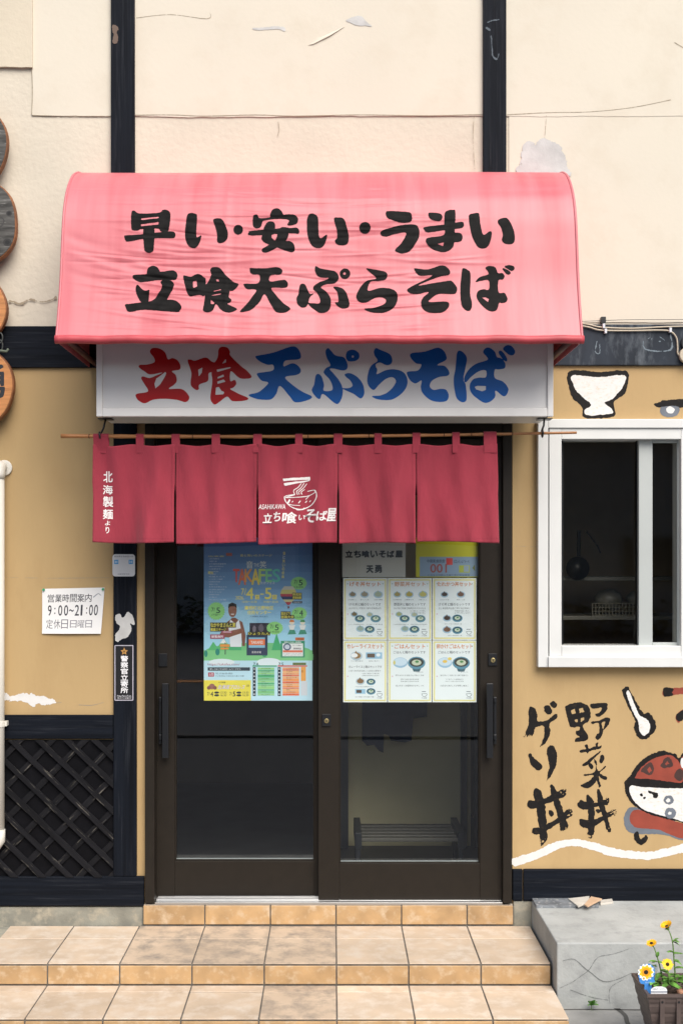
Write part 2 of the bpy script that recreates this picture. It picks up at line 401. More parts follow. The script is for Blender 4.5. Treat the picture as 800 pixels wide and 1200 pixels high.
pr.shape(M_PEEL, polys=[pts('405,24 414,20 423,19 430,26 436,31 428,30 419,30 412,27')], res=.5, rough=.6, seed=4)
pr.build('peeled_patch', B); pr = Print(-.0024, .0002)
pr.shape(M_PEEL, polys=[pts('296,33 310,32 322,31 333,32 334,37 325,34 312,35 300,35')], res=.5, rough=.7, seed=5)
pr.build('peeled_patch', B)
# curled flake beside the bare patch
mb = MB(); mb.add([P(361, 53, -.002), P(372, 45, -.002), P(398, 34, -.002), P(404, 31, -.003), P(386, 42, -.007), P(367, 51.5, -.005)], [[0, 1, 4, 5], [1, 2, 3, 4]])
mb.build('paint_flake', M_CREAM, B, solid=.001)
pr = Print(-.0005, .0002)
pr.shape(M_WPAINT, polys=[pts('-5,814 6,812 14,816 24,813 38,813 44,815 54,817 64,821 65,824 52,826 44,825 40,828 34,824 20,821 8,820 -5,820')], res=.5, rough=2.4, seed=6)
pr.build('peeled_patch', B)
pr = Print(-.0005, .0002)
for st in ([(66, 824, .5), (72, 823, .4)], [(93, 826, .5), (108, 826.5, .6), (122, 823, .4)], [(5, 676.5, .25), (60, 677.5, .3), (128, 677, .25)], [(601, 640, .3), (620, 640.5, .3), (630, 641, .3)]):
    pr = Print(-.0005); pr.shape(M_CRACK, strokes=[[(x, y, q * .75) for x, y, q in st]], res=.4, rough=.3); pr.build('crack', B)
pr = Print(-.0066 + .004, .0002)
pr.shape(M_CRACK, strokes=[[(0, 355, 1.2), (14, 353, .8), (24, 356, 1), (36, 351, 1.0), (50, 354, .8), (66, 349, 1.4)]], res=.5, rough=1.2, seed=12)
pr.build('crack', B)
# timbers
def timber(name, x0, y0, x1, y1, Y0, m=M_NAVY, Y1=.02): return MB().pbox(x0, y0, x1, y1, Y0, Y1).build(name, m, B, bevel=.003)
timber('post', 130, -400, 157.5, 381, -.022); timber('post', 566, -400, 593, 381, -.022)
timber('post', 133, 431, 160, 1027, -.018)
timber('beam', -420, 382, 470, 430.5, -.016, M_NAVYH); timber('beam', 471, 380, 1250, 428, -.017, M_WORN)
timber('plinth_beam', -420, 838, 132.5, 866, -.016, M_NAVYH); timber('plinth_beam', -420, 1027.5, 169, 1062, -.019, M_NAVYH)
timber('plinth_beam', 600.5, 1019, 612, 1056, -.0145, M_NAVYH); timber('plinth_beam', 613, 1019, 1250, 1056, -.016, M_NAVYH)
pr = Print(-.0235, .0002)
for q in ('131,30 136,29 139,33 137,38 139,45 136,51 132,50 133,42', ): pr.shape(flat('6a5a50', .9), polys=[pts(q)], res=.5, rough=1.6, seed=8)
for st in ([(571, 26, .6), (577, 24, .7), (584, 23, .5)], [(575, 42, .5), (576, 56, .5), (577, 66, .7), (582, 69, .6), (584, 63, .4)], [(570, 33, 1.2), (573, 35, 1.0)]):
    pr.build('chipped_paint', B); pr = Print(-.0235, .0002)
    pr.shape(flat('59626a', .9), strokes=[st], res=.4, rough=1.0, seed=9)
pr.build('chipped_paint', B)
pr = Print(-.0195, .0002)
pr.shape(M_PEEL, polys=[pts('136,722 141,719 144,724 150,717 155,721 158,728 158,733 153,731 154,738 150,746 143,749 138,752 135,750 136,743 140,738 141,733 136,729')], res=.5, rough=1.0, seed=10)
pr.build('peeled_patch', B)
# faint chalk frame scratched on the right beam
pr = Print(-.0175, .0002)
for st in ([(755, 391, .4), (755, 409, .4), (785, 410, .5), (785, 392, .4)], [(758, 398, .4), (764, 393, .4), (762, 400, .3)], [(770, 393, .35), (778, 399, .3), (772, 400, .3)], [(699, 400, .5), (697, 412, .4), (702, 414, .4), (702, 403, .4)]):
    pr = Print(-.0175); pr.shape(flat('6f7c85', .9), strokes=[st], res=.4, rough=1.0, seed=11); pr.build('scratch_mark', B)
# foundation
mb = MB(); mb.box(-3.2, PX(168.5), -.012, .14, -.05, .236); mb.build('foundation', M_CONC2, B, bevel=.004)
mb = MB(); mb.box(PX(600.8), 3.4, -.010, .14, -.05, PZ(1056, -.01)); mb.build('foundation', M_CONC2, B, bevel=.004)
mb = MB(); mb.box(DX0 + .001, DX1 - .001, .0, .155, -.05, .249); mb.build('foundation', M_CONC2, B)

# sliding doors
fr = MB(); JY = -.03
fr.pbox(170, 497, 181, 1058.5, JY, .12); fr.pbox(589, 497, 599.5, 1058.5, JY, .12)
fr.box(PX(181, JY) + .0005, PX(589, JY) - .0005, JY + .004, .12, 2.40, 2.462)
fr.build('door_frame', M_BRONZE, B, bevel=.002)
th = MB(); th.box(PX(181.5, JY), PX(588.5, JY), -.024, .125, .2505, .2615)
for y in (.004, .022, .052, .068): th.box(PX(183), PX(588), y, y + .004, .2615, .2685)
th.build('threshold', M_ALU, B, bevel=.001)
def door(x0, x1, gx0, gx1, gy1, by, Y, T, name_off):
    d = MB(); f = lambda x: PX(x, Y); zt = 2.395; zb = PZ(by, Y); g1 = PZ(gy1, Y); gt = 2.30
    d.box(f(x0), f(gx0), Y, Y + T, zb, zt); d.box(f(gx1), f(x1), Y, Y + T, zb, zt)
    d.box(f(gx0) + .0004, f(gx1) - .0004, Y + .0012, Y + T - .001, zb + .0005, g1); d.box(f(gx0) + .0004, f(gx1) - .0004, Y + .0012, Y + T - .001, gt, zt - .001)
    # glazing beads
    e = .006
    for a, b, c, q in ((f(gx0) + .0004, f(gx0) + e, g1, gt), (f(gx1) - e, f(gx1) - .0004, g1, gt), (f(gx0) + e, f(gx1) - e, g1, g1 + e)):
        d.box(a, b, Y + .006, Y + T - .006, c, q)
    o = d.build('sliding_door', M_BRONZE, B, bevel=.0015)
    gm = Y + T * .55
    g = MB(); g.add([(f(gx0) + .003, gm, g1 + .003), (f(gx1) - .003, gm, g1 + .003), (f(gx1) - .003, gm, gt - .002), (f(gx0) + .003, gm, gt - .002)], [[0, 1, 2, 3]]); g.keep = True
    g.build('glass_pane', M_GLASS, o)
    gl = MB(); gl.box(f(gx0) + e, f(gx1) - e, gm - .004, gm - .001, g1 + e, g1 + e + .004); gl.build('glazing_seal', flat('8d9695', .4), o)
    for xx in (gx0 - 1.5, gx1 + 1.5):
        pass
    return o, gm
dl, GYL = door(183, 390, 205, 368.5, 1009, 1050, .046, .034, 0)
dr, GYR = door(373, 588, 397.5, 562, 1012, 1055, .002, .034, 1)
def handle(o, Y, x0, x1, back, fl):
    h = MB(); h.pbox(x0, 801, x1, 888.5, Y - .045, Y - .028)
    for y in (820, 864): h.pbox(back, y - 3, back + 3.4, y + 3, Y - .03, Y)
    h.pbox(back, 818, back + 3.2, 872, Y - .020, Y - .008)
    for y in (818, 862): h.pbox(x0 + 1, y, x1 - 1, y + 8, Y - .0285, Y + .0)
    h.build('handle', M_BLACK, o, bevel=.002)
handle(dl, .046, 190, 197.5, 186.2, 0); handle(dr, .002, 570, 577.5, 578.2, 1)
def lock(o, Y, x0, y0, x1, y1, cyl=True):
    l = MB(); l.pbox(x0, y0, x1, y1, Y - .008, Y)
    if cyl:
        cx, cz = PX((x0 + x1) / 2, Y), PZ((y0 + y1) / 2 + .5, Y)
        l.tube([(cx, Y - .0075, cz), (cx, Y - .012, cz)], .0105, 18, 1); l.box(cx - .0018, cx + .0018, Y - .0126, Y - .011, cz - .006, cz + .006, 0)
    l.build('lock', [M_BLACK, M_BRASS], o, bevel=.0012)
lock(dr, .002, 377.5, 837, 387.5, 851); lock(dr, .002, 572, 766, 582, 780); lock(dl, .046, 186, 766, 196, 781, False)

# white sliding window
wf = MB()
def wpb(m, x0, y0, x1, y1, a, b): m.pbox(x0, y0, x1, y1, a, b)
wpb(wf, 630, 491, 642, 782, -.042, .02); wpb(wf, 813, 491, 826, 782, -.042, .02)
wpb(wf, 642.2, 491, 812.8, 501.5, -.042, .02); wpb(wf, 642.2, 769.5, 812.8, 782, -.055, .02)
wf.build('window_casing', M_WHITE, B, bevel=.003)
wf = MB()
wpb(wf, 643.2, 502, 657.5, 769, -.034, .1); wpb(wf, 797.5, 502, 812, 769, -.034, .1)
wpb(wf, 657.7, 502, 797.3, 514.5, -.033, .1); wpb(wf, 657.7, 757, 797.3, 769, -.033, .1)
wfo = wf.build('window_frame', M_WHITE, B, bevel=.002)
wf = MB()
wpb(wf, 748, 515, 764, 757, .005, .03); wpb(wf, 793, 515, 797, 757, .005, .03); wpb(wf, 764.2, 515, 792.8, 519, .006, .03); wpb(wf, 764.2, 753, 792.8, 757, .006, .03)
wf.build('sash', M_GREYF, wfo, bevel=.0015)
wf = MB(); Y = .018; wf.keep = True
wf.add([P(764, 519, Y), P(793, 519, Y), P(793, 753, Y), P(764, 753, Y)], [[3, 2, 1, 0]]); wf.build('glass_pane', M_WGLASS, wfo)
wf = MB()
for a in ((657.8, 515, 659.3, 757), (745.5, 515, 747.8, 757), (659.4, 515, 745.4, 516.5), (659.4, 755.5, 745.4, 757)): wpb(wf, *a, .045, .07)
wf.build('sash', M_BLACK, wfo)
wf = MB(); Y = .055; wf.keep = True
wf.add([P(658.5, 516, Y), P(746.5, 516, Y), P(746.5, 756, Y), P(658.5, 756, Y)], [[3, 2, 1, 0]]); wf.build('glass_pane', M_WGLASS, wfo)

# rooms behind
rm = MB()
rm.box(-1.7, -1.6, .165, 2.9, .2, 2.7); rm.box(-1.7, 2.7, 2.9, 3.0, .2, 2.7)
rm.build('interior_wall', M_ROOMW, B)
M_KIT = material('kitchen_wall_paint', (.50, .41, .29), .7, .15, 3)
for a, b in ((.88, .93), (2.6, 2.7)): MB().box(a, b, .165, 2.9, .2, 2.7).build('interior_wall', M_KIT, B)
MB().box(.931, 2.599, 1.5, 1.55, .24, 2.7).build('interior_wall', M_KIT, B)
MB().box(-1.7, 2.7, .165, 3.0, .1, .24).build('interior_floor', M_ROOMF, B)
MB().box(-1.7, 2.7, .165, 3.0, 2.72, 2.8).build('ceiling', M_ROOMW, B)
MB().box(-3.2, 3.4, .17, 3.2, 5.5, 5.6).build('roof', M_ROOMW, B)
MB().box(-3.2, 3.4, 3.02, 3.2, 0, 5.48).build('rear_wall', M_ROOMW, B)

# ------------------------------------------------------------------ paintings on the ochre wall
M_WTHIN = material('thin_white_brush_paint', (.70, .695, .675), .6, .05, 20, .3, 60, stretch=(1, 1, 2.2), col2=(.60, .52, .38), thr=(.52, .72))
def mural(name, Y=-.0006): return Print(Y, .0002)
def A(s, ox, oy, sc): return xf(pts(s), ox, oy, sc)
def fray(x, y, dx, dy, w_, n, L, seed):
    q = random.Random(seed); l = math.hypot(dx, dy); dx, dy = dx / l, dy / l; out = []
    for i in range(n):
        o_ = (i + .5 + q.uniform(-.3, .3)) / n - .5; a, b = x - dy * o_ * w_, y + dx * o_ * w_; k = L * q.uniform(.5, 1.1); h_ = w_ / n * q.uniform(.16, .30)
        out.append(' '.join('%.1f,%.1f' % p for p in ((a - dx * 14 - dy * h_, b - dy * 14 + dx * h_), (a - dx * 14 + dy * h_, b - dy * 14 - dx * h_), (a + dx * k, b + dy * k))))
    return out
m5 = (605, 810, .15); m6 = (605, 900, .15); m7 = (720, 790, 80 / 457); mw = (600, 420, 200 / 632)
pr = mural('x')
def brush(pl, hl, org, seed, m=M_BPAINT, rough=1.0, res=.5): pr.shape(m, polys=[A(q, *org) for q in pl], holes=[A(q, *org) for q in hl], res=res, rough=rough, seed=seed)
brush(['95,140 115,120 145,135 160,190 158,235 230,228 300,180 318,195 310,215 255,255 262,310 245,370 210,415 180,437 205,380 215,320 205,268 160,278 145,290 130,340 105,358 55,355 60,330 85,285 95,235',
       '210,130 235,110 265,125 278,160 255,180 225,170', '262,95 285,76 312,95 315,115 295,132 272,120'], fray(195, 428, .5, -.85, 34, 4, 60, 9) + fray(82, 352, .45, -.9, 60, 4, 36, 10), m5, 21, rough=.9)
brush(['92,505 105,485 135,520 190,565 200,590 180,615 150,612 110,570', '235,455 265,420 295,435 315,490 310,560 290,620 255,680 228,712 240,660 255,590 240,520'], fray(238, 702, .38, -.92, 26, 3, 60, 11), m5, 22, rough=.9)
brush(['378,130 400,108 480,85 545,105 575,160 565,230 515,265 525,295 540,320 555,355 545,380 460,398 455,370 490,360 465,335 465,310 490,300 488,275 425,282 405,240',
       '580,100 690,92 710,115 695,160 660,190 630,200 615,180 640,168 665,135 650,128 590,137', '585,235 640,230 700,205 728,220 715,260 685,295 678,290 690,240 660,250 672,300 665,350 635,378 612,365 625,335 645,320 640,250 590,258'],
      ['425,150 455,135 460,170 430,180', '485,135 515,130 530,160 490,170', '450,225 475,220 478,245 455,243', '500,210 530,200 525,225 500,240'], m5, 23, rough=.8)
brush(['495,460 540,452 530,425 550,415 565,445 610,430 612,410 635,400 635,430 660,425 655,445 625,455 565,470 555,490 540,475 500,480', '515,575 570,530 630,480 655,465 650,485 600,530 570,565 530,583',
       '560,565 580,560 600,595 585,612 567,595', '600,520 620,545 625,580 610,560', '645,550 655,500 675,500 682,530 665,560',
       '525,650 600,635 620,580 640,625 690,585 685,605 650,640 705,670 695,692 660,680 640,660 650,720 655,740 640,755 625,700 610,720 560,758 510,745 505,730 560,700 600,660 530,660'], [], m5, 24, rough=.8)
brush(['130,200 150,157 190,180 220,290 235,480 240,540 230,570 185,605 175,470 150,310', '262,150 275,130 300,160 345,280 385,400 400,470 345,490 335,440 310,340 285,260',
       '80,285 95,252 140,255 210,240 370,160 382,210 340,240 230,280 140,318 95,310', '115,490 130,465 180,462 290,410 410,320 432,370 340,420 220,500 150,520 120,510', '250,335 270,328 288,355 275,378 255,365'], fray(378, 185, -.86, .5, 52, 4, 34, 1) + fray(422, 345, -.86, .5, 56, 4, 40, 2) + fray(205, 590, .05, -1, 46, 4, 34, 3) + fray(375, 482, -.25, -1, 54, 4, 36, 4), m6, 25, rough=1.0)
brush(['540,235 555,207 590,245 605,290 605,480 590,540 555,545 555,470 555,330', '625,190 640,165 665,210 690,310 735,480 705,490 680,400 640,290',
       '475,275 500,247 545,265 640,270 710,230 712,285 640,295 560,325 500,318 478,300', '487,420 500,397 560,405 640,390 765,318 775,365 700,395 600,460 540,470 495,450', '620,330 640,322 655,340 635,352'], fray(713, 258, -.9, .35, 52, 4, 28, 5) + fray(771, 342, -.86, .45, 50, 4, 46, 6) + fray(574, 540, .1, -1, 40, 4, 32, 7) + fray(722, 486, -.3, -1, 34, 3, 30, 8), m6, 26, rough=1.0)
tag(pr.build('painted_lettering', B), 'black brush lettering painted on the ochre wall')
pr = mural('x')
brush(['50,125 85,82 110,120 185,255 225,258 270,310 272,375 240,410 195,435 150,415 125,360 130,300'], [], m7, 27, rough=1.4)
brush(['78,120 95,118 130,200 160,270 210,300 235,345 225,390 195,412 165,385 155,320 115,240 85,160'], [], m7, 28, M_WTHIN, .7)
tag(pr.build('painted_spoon', B), 'white soup spoon painted with a black outline')
pr = mural('x')
brush(['60,960 100,895 200,905 400,985 700,1080 650,1115 450,1112 330,1075 160,1070 80,1045'], [], m7, 29, M_GPAINT, .8, .7)
brush(['98,965 130,910 220,925 400,985 640,1050 620,1105 450,1102 300,1045 160,1030 115,1010'], [], m7, 30, M_RPAINT, .7, .7)
brush(['130,1070 150,1055 170,1100 190,1090 205,1070 222,1100 205,1130 175,1142 140,1125 127,1095'], [], m7, 31, rough=1.2)
brush(['65,730 100,680 150,610 220,545 320,515 400,535 430,560 460,525 520,515 600,560 680,650 720,740 690,830 600,930 500,1000 400,980 250,945 150,895 80,820'], [], m7, 32, rough=1.2, res=.8)
brush(['135,685 180,620 250,570 350,540 400,560 445,620 455,690 440,725 350,718 220,700 145,700'], [], m7, 33, M_RPAINT, .8)
brush(['100,750 180,755 400,765 600,760 680,760 600,900 480,985 390,965 200,910 115,830'], [], m7, 34, M_WTHIN, .6, .8)
brush(['445,560 470,550 560,580 640,660 660,700 470,720 460,660 440,610'], [], m7, 35, M_RPAINT, .8, .8)
brush(['440,575 452,560 470,570 475,620 455,630 440,610'], [], m7, 36, M_WPAINT, .5)
DK = material('dark_red_brush_paint', (.05, .02, .016), .6, .2, 20)
brush(['175,640 235,590 260,640 240,675 200,665'], ['215,640 232,622 242,645 228,658'], m7, 37, DK)
brush(['305,610 350,555 385,590 380,620 330,628'], ['330,600 350,582 362,598 345,612'], m7, 38, DK)
brush(['395,680 420,640 440,635 460,660 455,700 420,710'], [], m7, 39, DK)
brush(['165,805 180,798 188,815 172,820', '186,825 200,820 208,830 195,836', '222,780 250,785 285,800 280,830 258,828 250,805 228,795'], [], m7, 40, M_BPAINT, .8, .4)
brush(['325,845 340,815 375,812 392,840 385,865 350,872'], ['340,845 352,828 372,835 370,852 352,858'], m7, 41, M_GPAINT, .8, .4)
brush(['332,930 350,898 390,898 408,930 395,960 355,965'], ['352,930 362,918 378,925 376,938 360,942'], m7, 42, M_GPAINT, .8, .4)
tag(pr.build('painted_rice_bowl', B), 'rice bowl with red topping painted on a low table')
pr = mural('x')
brush(['325,95 370,92 460,90 600,80 600,125 460,130 330,147'], [], m7, 43, M_RPAINT, .9)
brush(['325,95 375,92 390,100 380,120 385,140 330,147'], [], m7, 44, rough=.9)
brush(['405,280 460,235 560,180 570,215 470,290 425,325'], [], m7, 45, M_RPAINT, .9)
brush(['405,280 455,240 460,300 425,315'], [], m7, 46, rough=.9)
tag(pr.build('painted_chopsticks', B), 'dark red chopsticks painted on the ochre wall')
pr = mural('x')
brush(['203,65 225,43 320,50 415,45 430,75 415,130 375,160 380,205 350,220 265,220 258,180 225,150 207,100'], [], mw, 47, rough=1.0, res=.7)
brush(['225,62 320,70 415,62 408,105 370,150 340,165 365,185 365,205 280,210 268,190 290,170 245,130 222,90'], [], mw, 48, M_WTHIN, .9, .7)
tag(pr.build('painted_bowl', B), 'white footed bowl painted above the window')
pr = mural('x')
brush(['522,168 545,162 560,155 640,150 800,146 800,178 680,182 580,182 535,180'], [], mw, 49, rough=.8)
brush(['550,180 612,178 614,205 585,218 552,210'], [], mw, 50, M_GPAINT, .8)
brush(['568,188 582,178 600,188 592,202 575,202'], [], mw, 51, M_WPAINT, .4)
brush(['690,180 752,178 754,205 725,218 692,210'], [], mw, 52, M_GPAINT, .8)
tag(pr.build('painted_table', B), 'black low table painted at the right of the bowl')
pr = mural('x')
pr.shape(M_WPAINT, strokes=[[(590 + x * .2625, 790 + y * .2625, r_ * .2625) for x, y, r_ in ((52, 838, 19), (150, 806, 18), (230, 768, 17), (310, 752, 16), (400, 768, 16), (480, 795, 18), (560, 806, 17), (650, 810, 17), (740, 792, 18), (850, 770, 18), (960, 790, 17), (1100, 800, 17))]], res=.7, rough=1.2, seed=53)
tag(pr.build('painted_ridge_line', B), 'white brushed ridge line along the foot of the wall')

# ------------------------------------------------------------------ awning
AW = thing('awning', 'faded red vinyl awning with two lines of black brush lettering above the doors', 'awning', (0, 0, 2.7))
prof = catmull([(0, 3.585), (-.2, 3.548), (-.30, 3.512), (-.38, 3.462), (-.462, 3.375), (-.512, 3.27), (-.537, 3.15), (-.565, 2.98), (-.605, 2.83), (-.645, 2.715)], 12, False)
seg = np.r_[0, np.cumsum(np.hypot(*np.diff(prof, axis=0).T))]; ALEN = seg[-1]
def prof_at(t): return np.interp(t, seg, prof[:, 0]), np.interp(t, seg, prof[:, 1])
def prof_n(t):
    y0, z0 = prof_at(max(t - .01, 0)); y1, z1 = prof_at(min(t + .01, ALEN)); dy, dz = y1 - y0, z1 - z0; l = math.hypot(dy, dz)
    return dz / l, -dy / l
AX0, AX1 = PX(66, -.645), PX(682, -.645)
_r = np.random.RandomState(11); WR = []
for cx in (PX(262, -.55), PX(486, -.55), PX(330, -.55), PX(160, -.55), PX(420, -.55), PX(200, -.55)):
    for i in range(22):
        WR.append((cx + _r.uniform(-.16, .16), _r.uniform(.48, ALEN - .05), _r.uniform(-.16, .06) if cx < 0 else _r.uniform(-.05, .10), _r.uniform(.05, .24), _r.uniform(.0045, .011), _r.choice([-1, 1, 1]) * _r.uniform(.0012, .0030)))
for i in range(8): WR.append((_r.uniform(AX0, AX0 + .5), _r.uniform(.6, 1.1), _r.uniform(-.5, -.2), _r.uniform(.12, .3), _r.uniform(.014, .03), _r.uniform(-.0035, .0045)))
for i in range(9): WR.append((_r.uniform(AX0, AX1), _r.uniform(.33, .62), _r.uniform(-.04, .04), _r.uniform(.2, .5), _r.uniform(.012, .028), _r.uniform(-.004, .004)))
def wrinkle(X, T):
    X, T = np.asarray(X, float), np.asarray(T, float); d = np.zeros(np.broadcast(X, T).shape)
    for cx, ct, a, l, w_, am in WR:
        u, v = X - cx, T - ct; p = u * math.cos(a) - v * math.sin(a); q = u * math.sin(a) + v * math.cos(a)
        q = q + .12 * p * p
        d += am * np.exp(-(p / l) ** 2 - (q / w_) ** 2)
    for sx in (PX(265, -.55), PX(487, -.55)): d += .0010 * np.exp(-((X - sx) / .010) ** 2)
    d += .003 * np.sin(T * 5.3 + X * 1.1) * np.sin(X * 2.1 + .6)
    edge = np.minimum(np.minimum(X - AX0, AX1 - X) / .05, np.minimum(T / .05, (ALEN - T) / .03))
    return d * np.clip(edge, 0, 1)
def awn_pts(X, T, off=0):
    y, z = prof_at(T); n = np.array([prof_n(t) for t in np.atleast_1d(T)]); d = wrinkle(X, T) + off
    return np.stack([np.broadcast_to(X, T.shape), y + n[:, 0] * d, z + n[:, 1] * d], 1)
mb = MB(); NX, NT = 300, 400
xs = np.linspace(AX0, AX1, NX); ts = np.linspace(0, ALEN, NT)
for t in ts: mb.v += [tuple(p) for p in awn_pts(xs, np.full(NX, t))]
mb.f = [[j * NX + i, j * NX + i + 1, (j + 1) * NX + i + 1, (j + 1) * NX + i] for j in range(NT - 1) for i in range(NX - 1)]; mb.m = [0] * len(mb.f)
mb.build('canopy', M_AWN, AW, smooth=True, solid=.0012)
for X, nm in ((AX0, 0), (AX1, 1)):
    m = MB(); pl = [(float(a), float(b)) for a, b in prof[::2]] + [(-.0, 2.72)]
    m.add([(X, y, z) for y, z in pl], [list(range(len(pl)))])
    m.build('side_panel', M_AWN, AW, solid=.0012)
    m = MB(); m.tube([(X, y, z) for y, z in prof[::3]], .006, 8); m.build('edge_piping', M_AWN, AW, smooth=True)
m = MB(); hy, hz = -.648, 2.722
n_ = 120; hp = [(AX0 - .004 + (AX1 - AX0 + .008) * i / n_, hy + .0015 * math.sin(i * 1.3), hz + .0015 * math.sin(i * .45)) for i in range(n_ + 1)]
m.tube(hp, .017, 12); m.build('hem', M_AWNTRIM, AW, smooth=True)
m = MB()
for i in (0, 1): m.tube([((AX0 + .03, AX1 - .03)[i], -.62, 2.735), ((AX0 + .03, AX1 - .03)[i], .0, 2.735)], .013, 8)
m.tube([(AX0 + .03, -.02, 2.735), (AX1 - .03, -.02, 2.735)], .013, 8)
m.build('frame', flat('4a1c1c', .5), AW, smooth=True)

_tp = np.linspace(0, ALEN, 800); _yp, _zp = prof_at(_tp); _py = 660 - (_zp - EYE) * FPX / (DIST + _yp)
_k = np.argmin(_py)     # the topmost visible ring of the canopy
def awn_map(px, py, off):
    t = np.interp(py, _py[_k:], _tp[_k:]); y, z = prof_at(t); X = (px - 388) / S(y)
    n = prof_n(t); d = float(wrinkle(X, t)) + off + .0022
    return (X, float(y) + n[0] * d, float(z) + n[1] * d)
pr = Print(0, .00008, awn_map)
def G(org, pl, hl=(), m=None, rough=.25, res=.75, pr_=None): (pr_ or pr).shape(m or M_AINK, polys=[A(q, *org) for q in pl], holes=[A(q, *org) for q in hl], res=res, rough=rough, seed=len(pl))
def circ(x, y, r, n=16): return ' '.join('%.1f,%.1f' % (x + r * math.cos(6.2832 * i / n), y + r * math.sin(6.2832 * i / n)) for i in range(n))
a1 = (140, 240, .15); a2 = (250, 240, .15); a3 = (350, 240, .175); a4 = (480, 240, .1625)
G(a1, ['95,180 95,65 115,45 160,68 310,62 340,40 375,42 400,75 390,180 380,205 350,212 320,205 300,185 170,190 150,202 110,200', '40,250 60,240 200,230 380,208 425,212 440,235 430,258 400,262 200,265 75,287 50,278', '192,180 270,175 270,340 258,370 230,378 205,365 195,340'],
  ['172,107 308,92 310,106 172,123', '170,152 308,133 306,155 170,168'])
G(a1, ['530,85 550,66 590,70 608,95 602,250 640,238 632,285 608,330 580,340 545,325 520,280 513,220 520,150'])
G(a2, ['0,120 30,106 65,112 90,150 113,215 110,265 85,292 50,300 32,285 30,230 15,170']); G(a2, [circ(195, 196, 37)])
G(a2, ['445,95 455,50 485,30 520,38 545,75 540,100 490,110', '308,150 310,95 325,80 345,82 375,105 540,82 620,78 655,95 662,125 645,150 600,162 578,155 590,120 500,110 400,125 385,135 370,175 345,185 318,178',
       '278,215 300,205 500,188 540,175 600,183 650,180 672,205 660,228 600,222 300,240', '400,170 430,133 475,140 482,185 455,255 520,300 560,285 600,285 630,310 635,355 615,370 570,360 500,335 410,300 378,270 382,240',
       '530,180 587,225 560,290 480,345 420,372 385,370 380,350 400,335 470,290 495,255 505,215'], ['455,258 475,226 498,228 478,264'])
G(a3, ['58,85 75,62 110,66 130,95 138,220 188,200 182,240 160,280 130,290 95,278 70,240 58,190 55,130']); G(a3, ['235,95 260,86 300,95 322,150 335,220 325,260 295,270 260,265 242,240 258,215 252,160'])
G(a3, [circ(443, 155, 38)]); G(a3, ['583,50 600,43 735,50 757,80 750,112 710,120 650,112 600,92 583,70', '548,180 590,160 680,137 760,130 800,150 805,210 780,260 740,310 690,325 650,312 647,295 690,250 718,185 640,195 590,210 555,205'])
G(a4, ['132,65 145,55 210,62 235,80 228,108 205,117 160,110 140,92', '250,65 270,42 310,36 328,60 318,270 305,310 265,335 220,338 160,315 120,275 118,245 150,232 245,215 248,140', '98,165 130,155 250,142 370,122 390,140 380,162 340,170 240,182 130,197 105,180', '305,208 360,202 380,225 372,258 340,266 305,262'], ['195,280 245,268 240,297'])
G(a4, ['425,80 455,62 495,60 502,90 510,150 530,215 575,190 590,205 580,260 560,300 525,313 490,300 455,240 435,170']); G(a4, ['632,115 680,93 710,105 740,160 755,220 750,270 720,283 680,275 663,250 670,220 660,170'])
a5 = (140, 305, .15); a6 = (250, 305, .15); a7 = (340, 305, .175); a8 = (470, 305, .175)
G(a5, ['222,75 240,52 270,45 300,60 320,95 315,120 225,125', '107,130 125,118 220,112 320,95 380,85 425,82 455,110 450,145 420,158 300,158 180,175 140,165 112,145', '130,215 145,195 175,225 205,243 237,235 232,290 225,335 180,335 150,295 132,250', '322,175 345,160 400,162 428,190 420,225 385,290 350,335 250,335 290,290 335,210', '47,350 90,343 200,330 370,312 430,315 470,340 487,370 475,395 440,407 200,390 110,405 70,403 55,380'])
G(a5, ['500,130 525,125 560,132 600,112 630,112 660,135 675,155 670,275 625,275 565,285 545,280 525,240', '710,75 730,57 783,62 833,120 890,170 933,190 893,235 863,238 815,205 790,165 760,150 735,195 715,215 680,225 670,205 700,160 718,115 715,95',
       '715,200 740,165 790,160 830,205 862,240 855,290 875,310 868,330 845,345 915,378 905,395 860,412 820,405 790,385 755,345 730,395 690,410 660,400 655,380 670,290 675,220'],
  ['575,165 605,160 608,210 578,222', '738,243 795,226 795,236 738,252', '722,276 795,262 795,272 722,283', '715,310 745,335 735,345 714,345', '757,165 770,152 782,170'], res=.6)
G(a6, ['285,65 300,62 400,65 490,55 530,68 540,90 520,112 450,118 440,165 520,158 560,155 582,180 575,208 540,217 455,215 480,260 540,330 600,375 590,395 560,410 510,410 480,395 440,330 400,265 360,330 300,385 240,405 208,402 260,345 310,280 335,230 265,225 240,200 245,185 350,180 360,118 310,112 290,95'])
G(a7, ['65,170 85,157 105,170 130,225 157,222 130,250 120,290 100,315 70,313 48,290 42,255 55,225', '165,65 170,40 200,55 250,65 300,75 323,105 318,135 290,155 240,160 205,180 240,210 268,250 272,300 255,340 215,353 180,345 120,292 150,290 195,290 200,260 180,220 155,195 160,170 200,145 260,120 210,115 180,100',
       '288,178 330,180 370,210 395,280 390,315 355,325 320,310 298,283 322,278 320,240 310,205', circ(367, 90, 35)], [circ(363, 88, 9)])
G(a7, ['508,55 540,58 600,68 640,80 650,105 635,130 590,138 545,140 525,165 522,205 600,185 670,190 710,215 718,260 695,315 640,348 580,353 530,345 495,328 560,322 620,300 642,270 620,248 570,250 510,280 465,278 443,250 450,215 480,165 520,135 575,122 545,90'])
G(a8, ['85,55 110,55 180,60 260,35 300,42 327,75 315,98 250,110 110,168 200,155 310,138 340,142 372,185 365,220 340,226 250,225 195,260 190,280 300,278 320,300 305,330 260,352 180,348 140,320 132,280 150,245 185,210 110,225 60,220 38,200 60,180 140,140 210,100 130,105 100,85'])
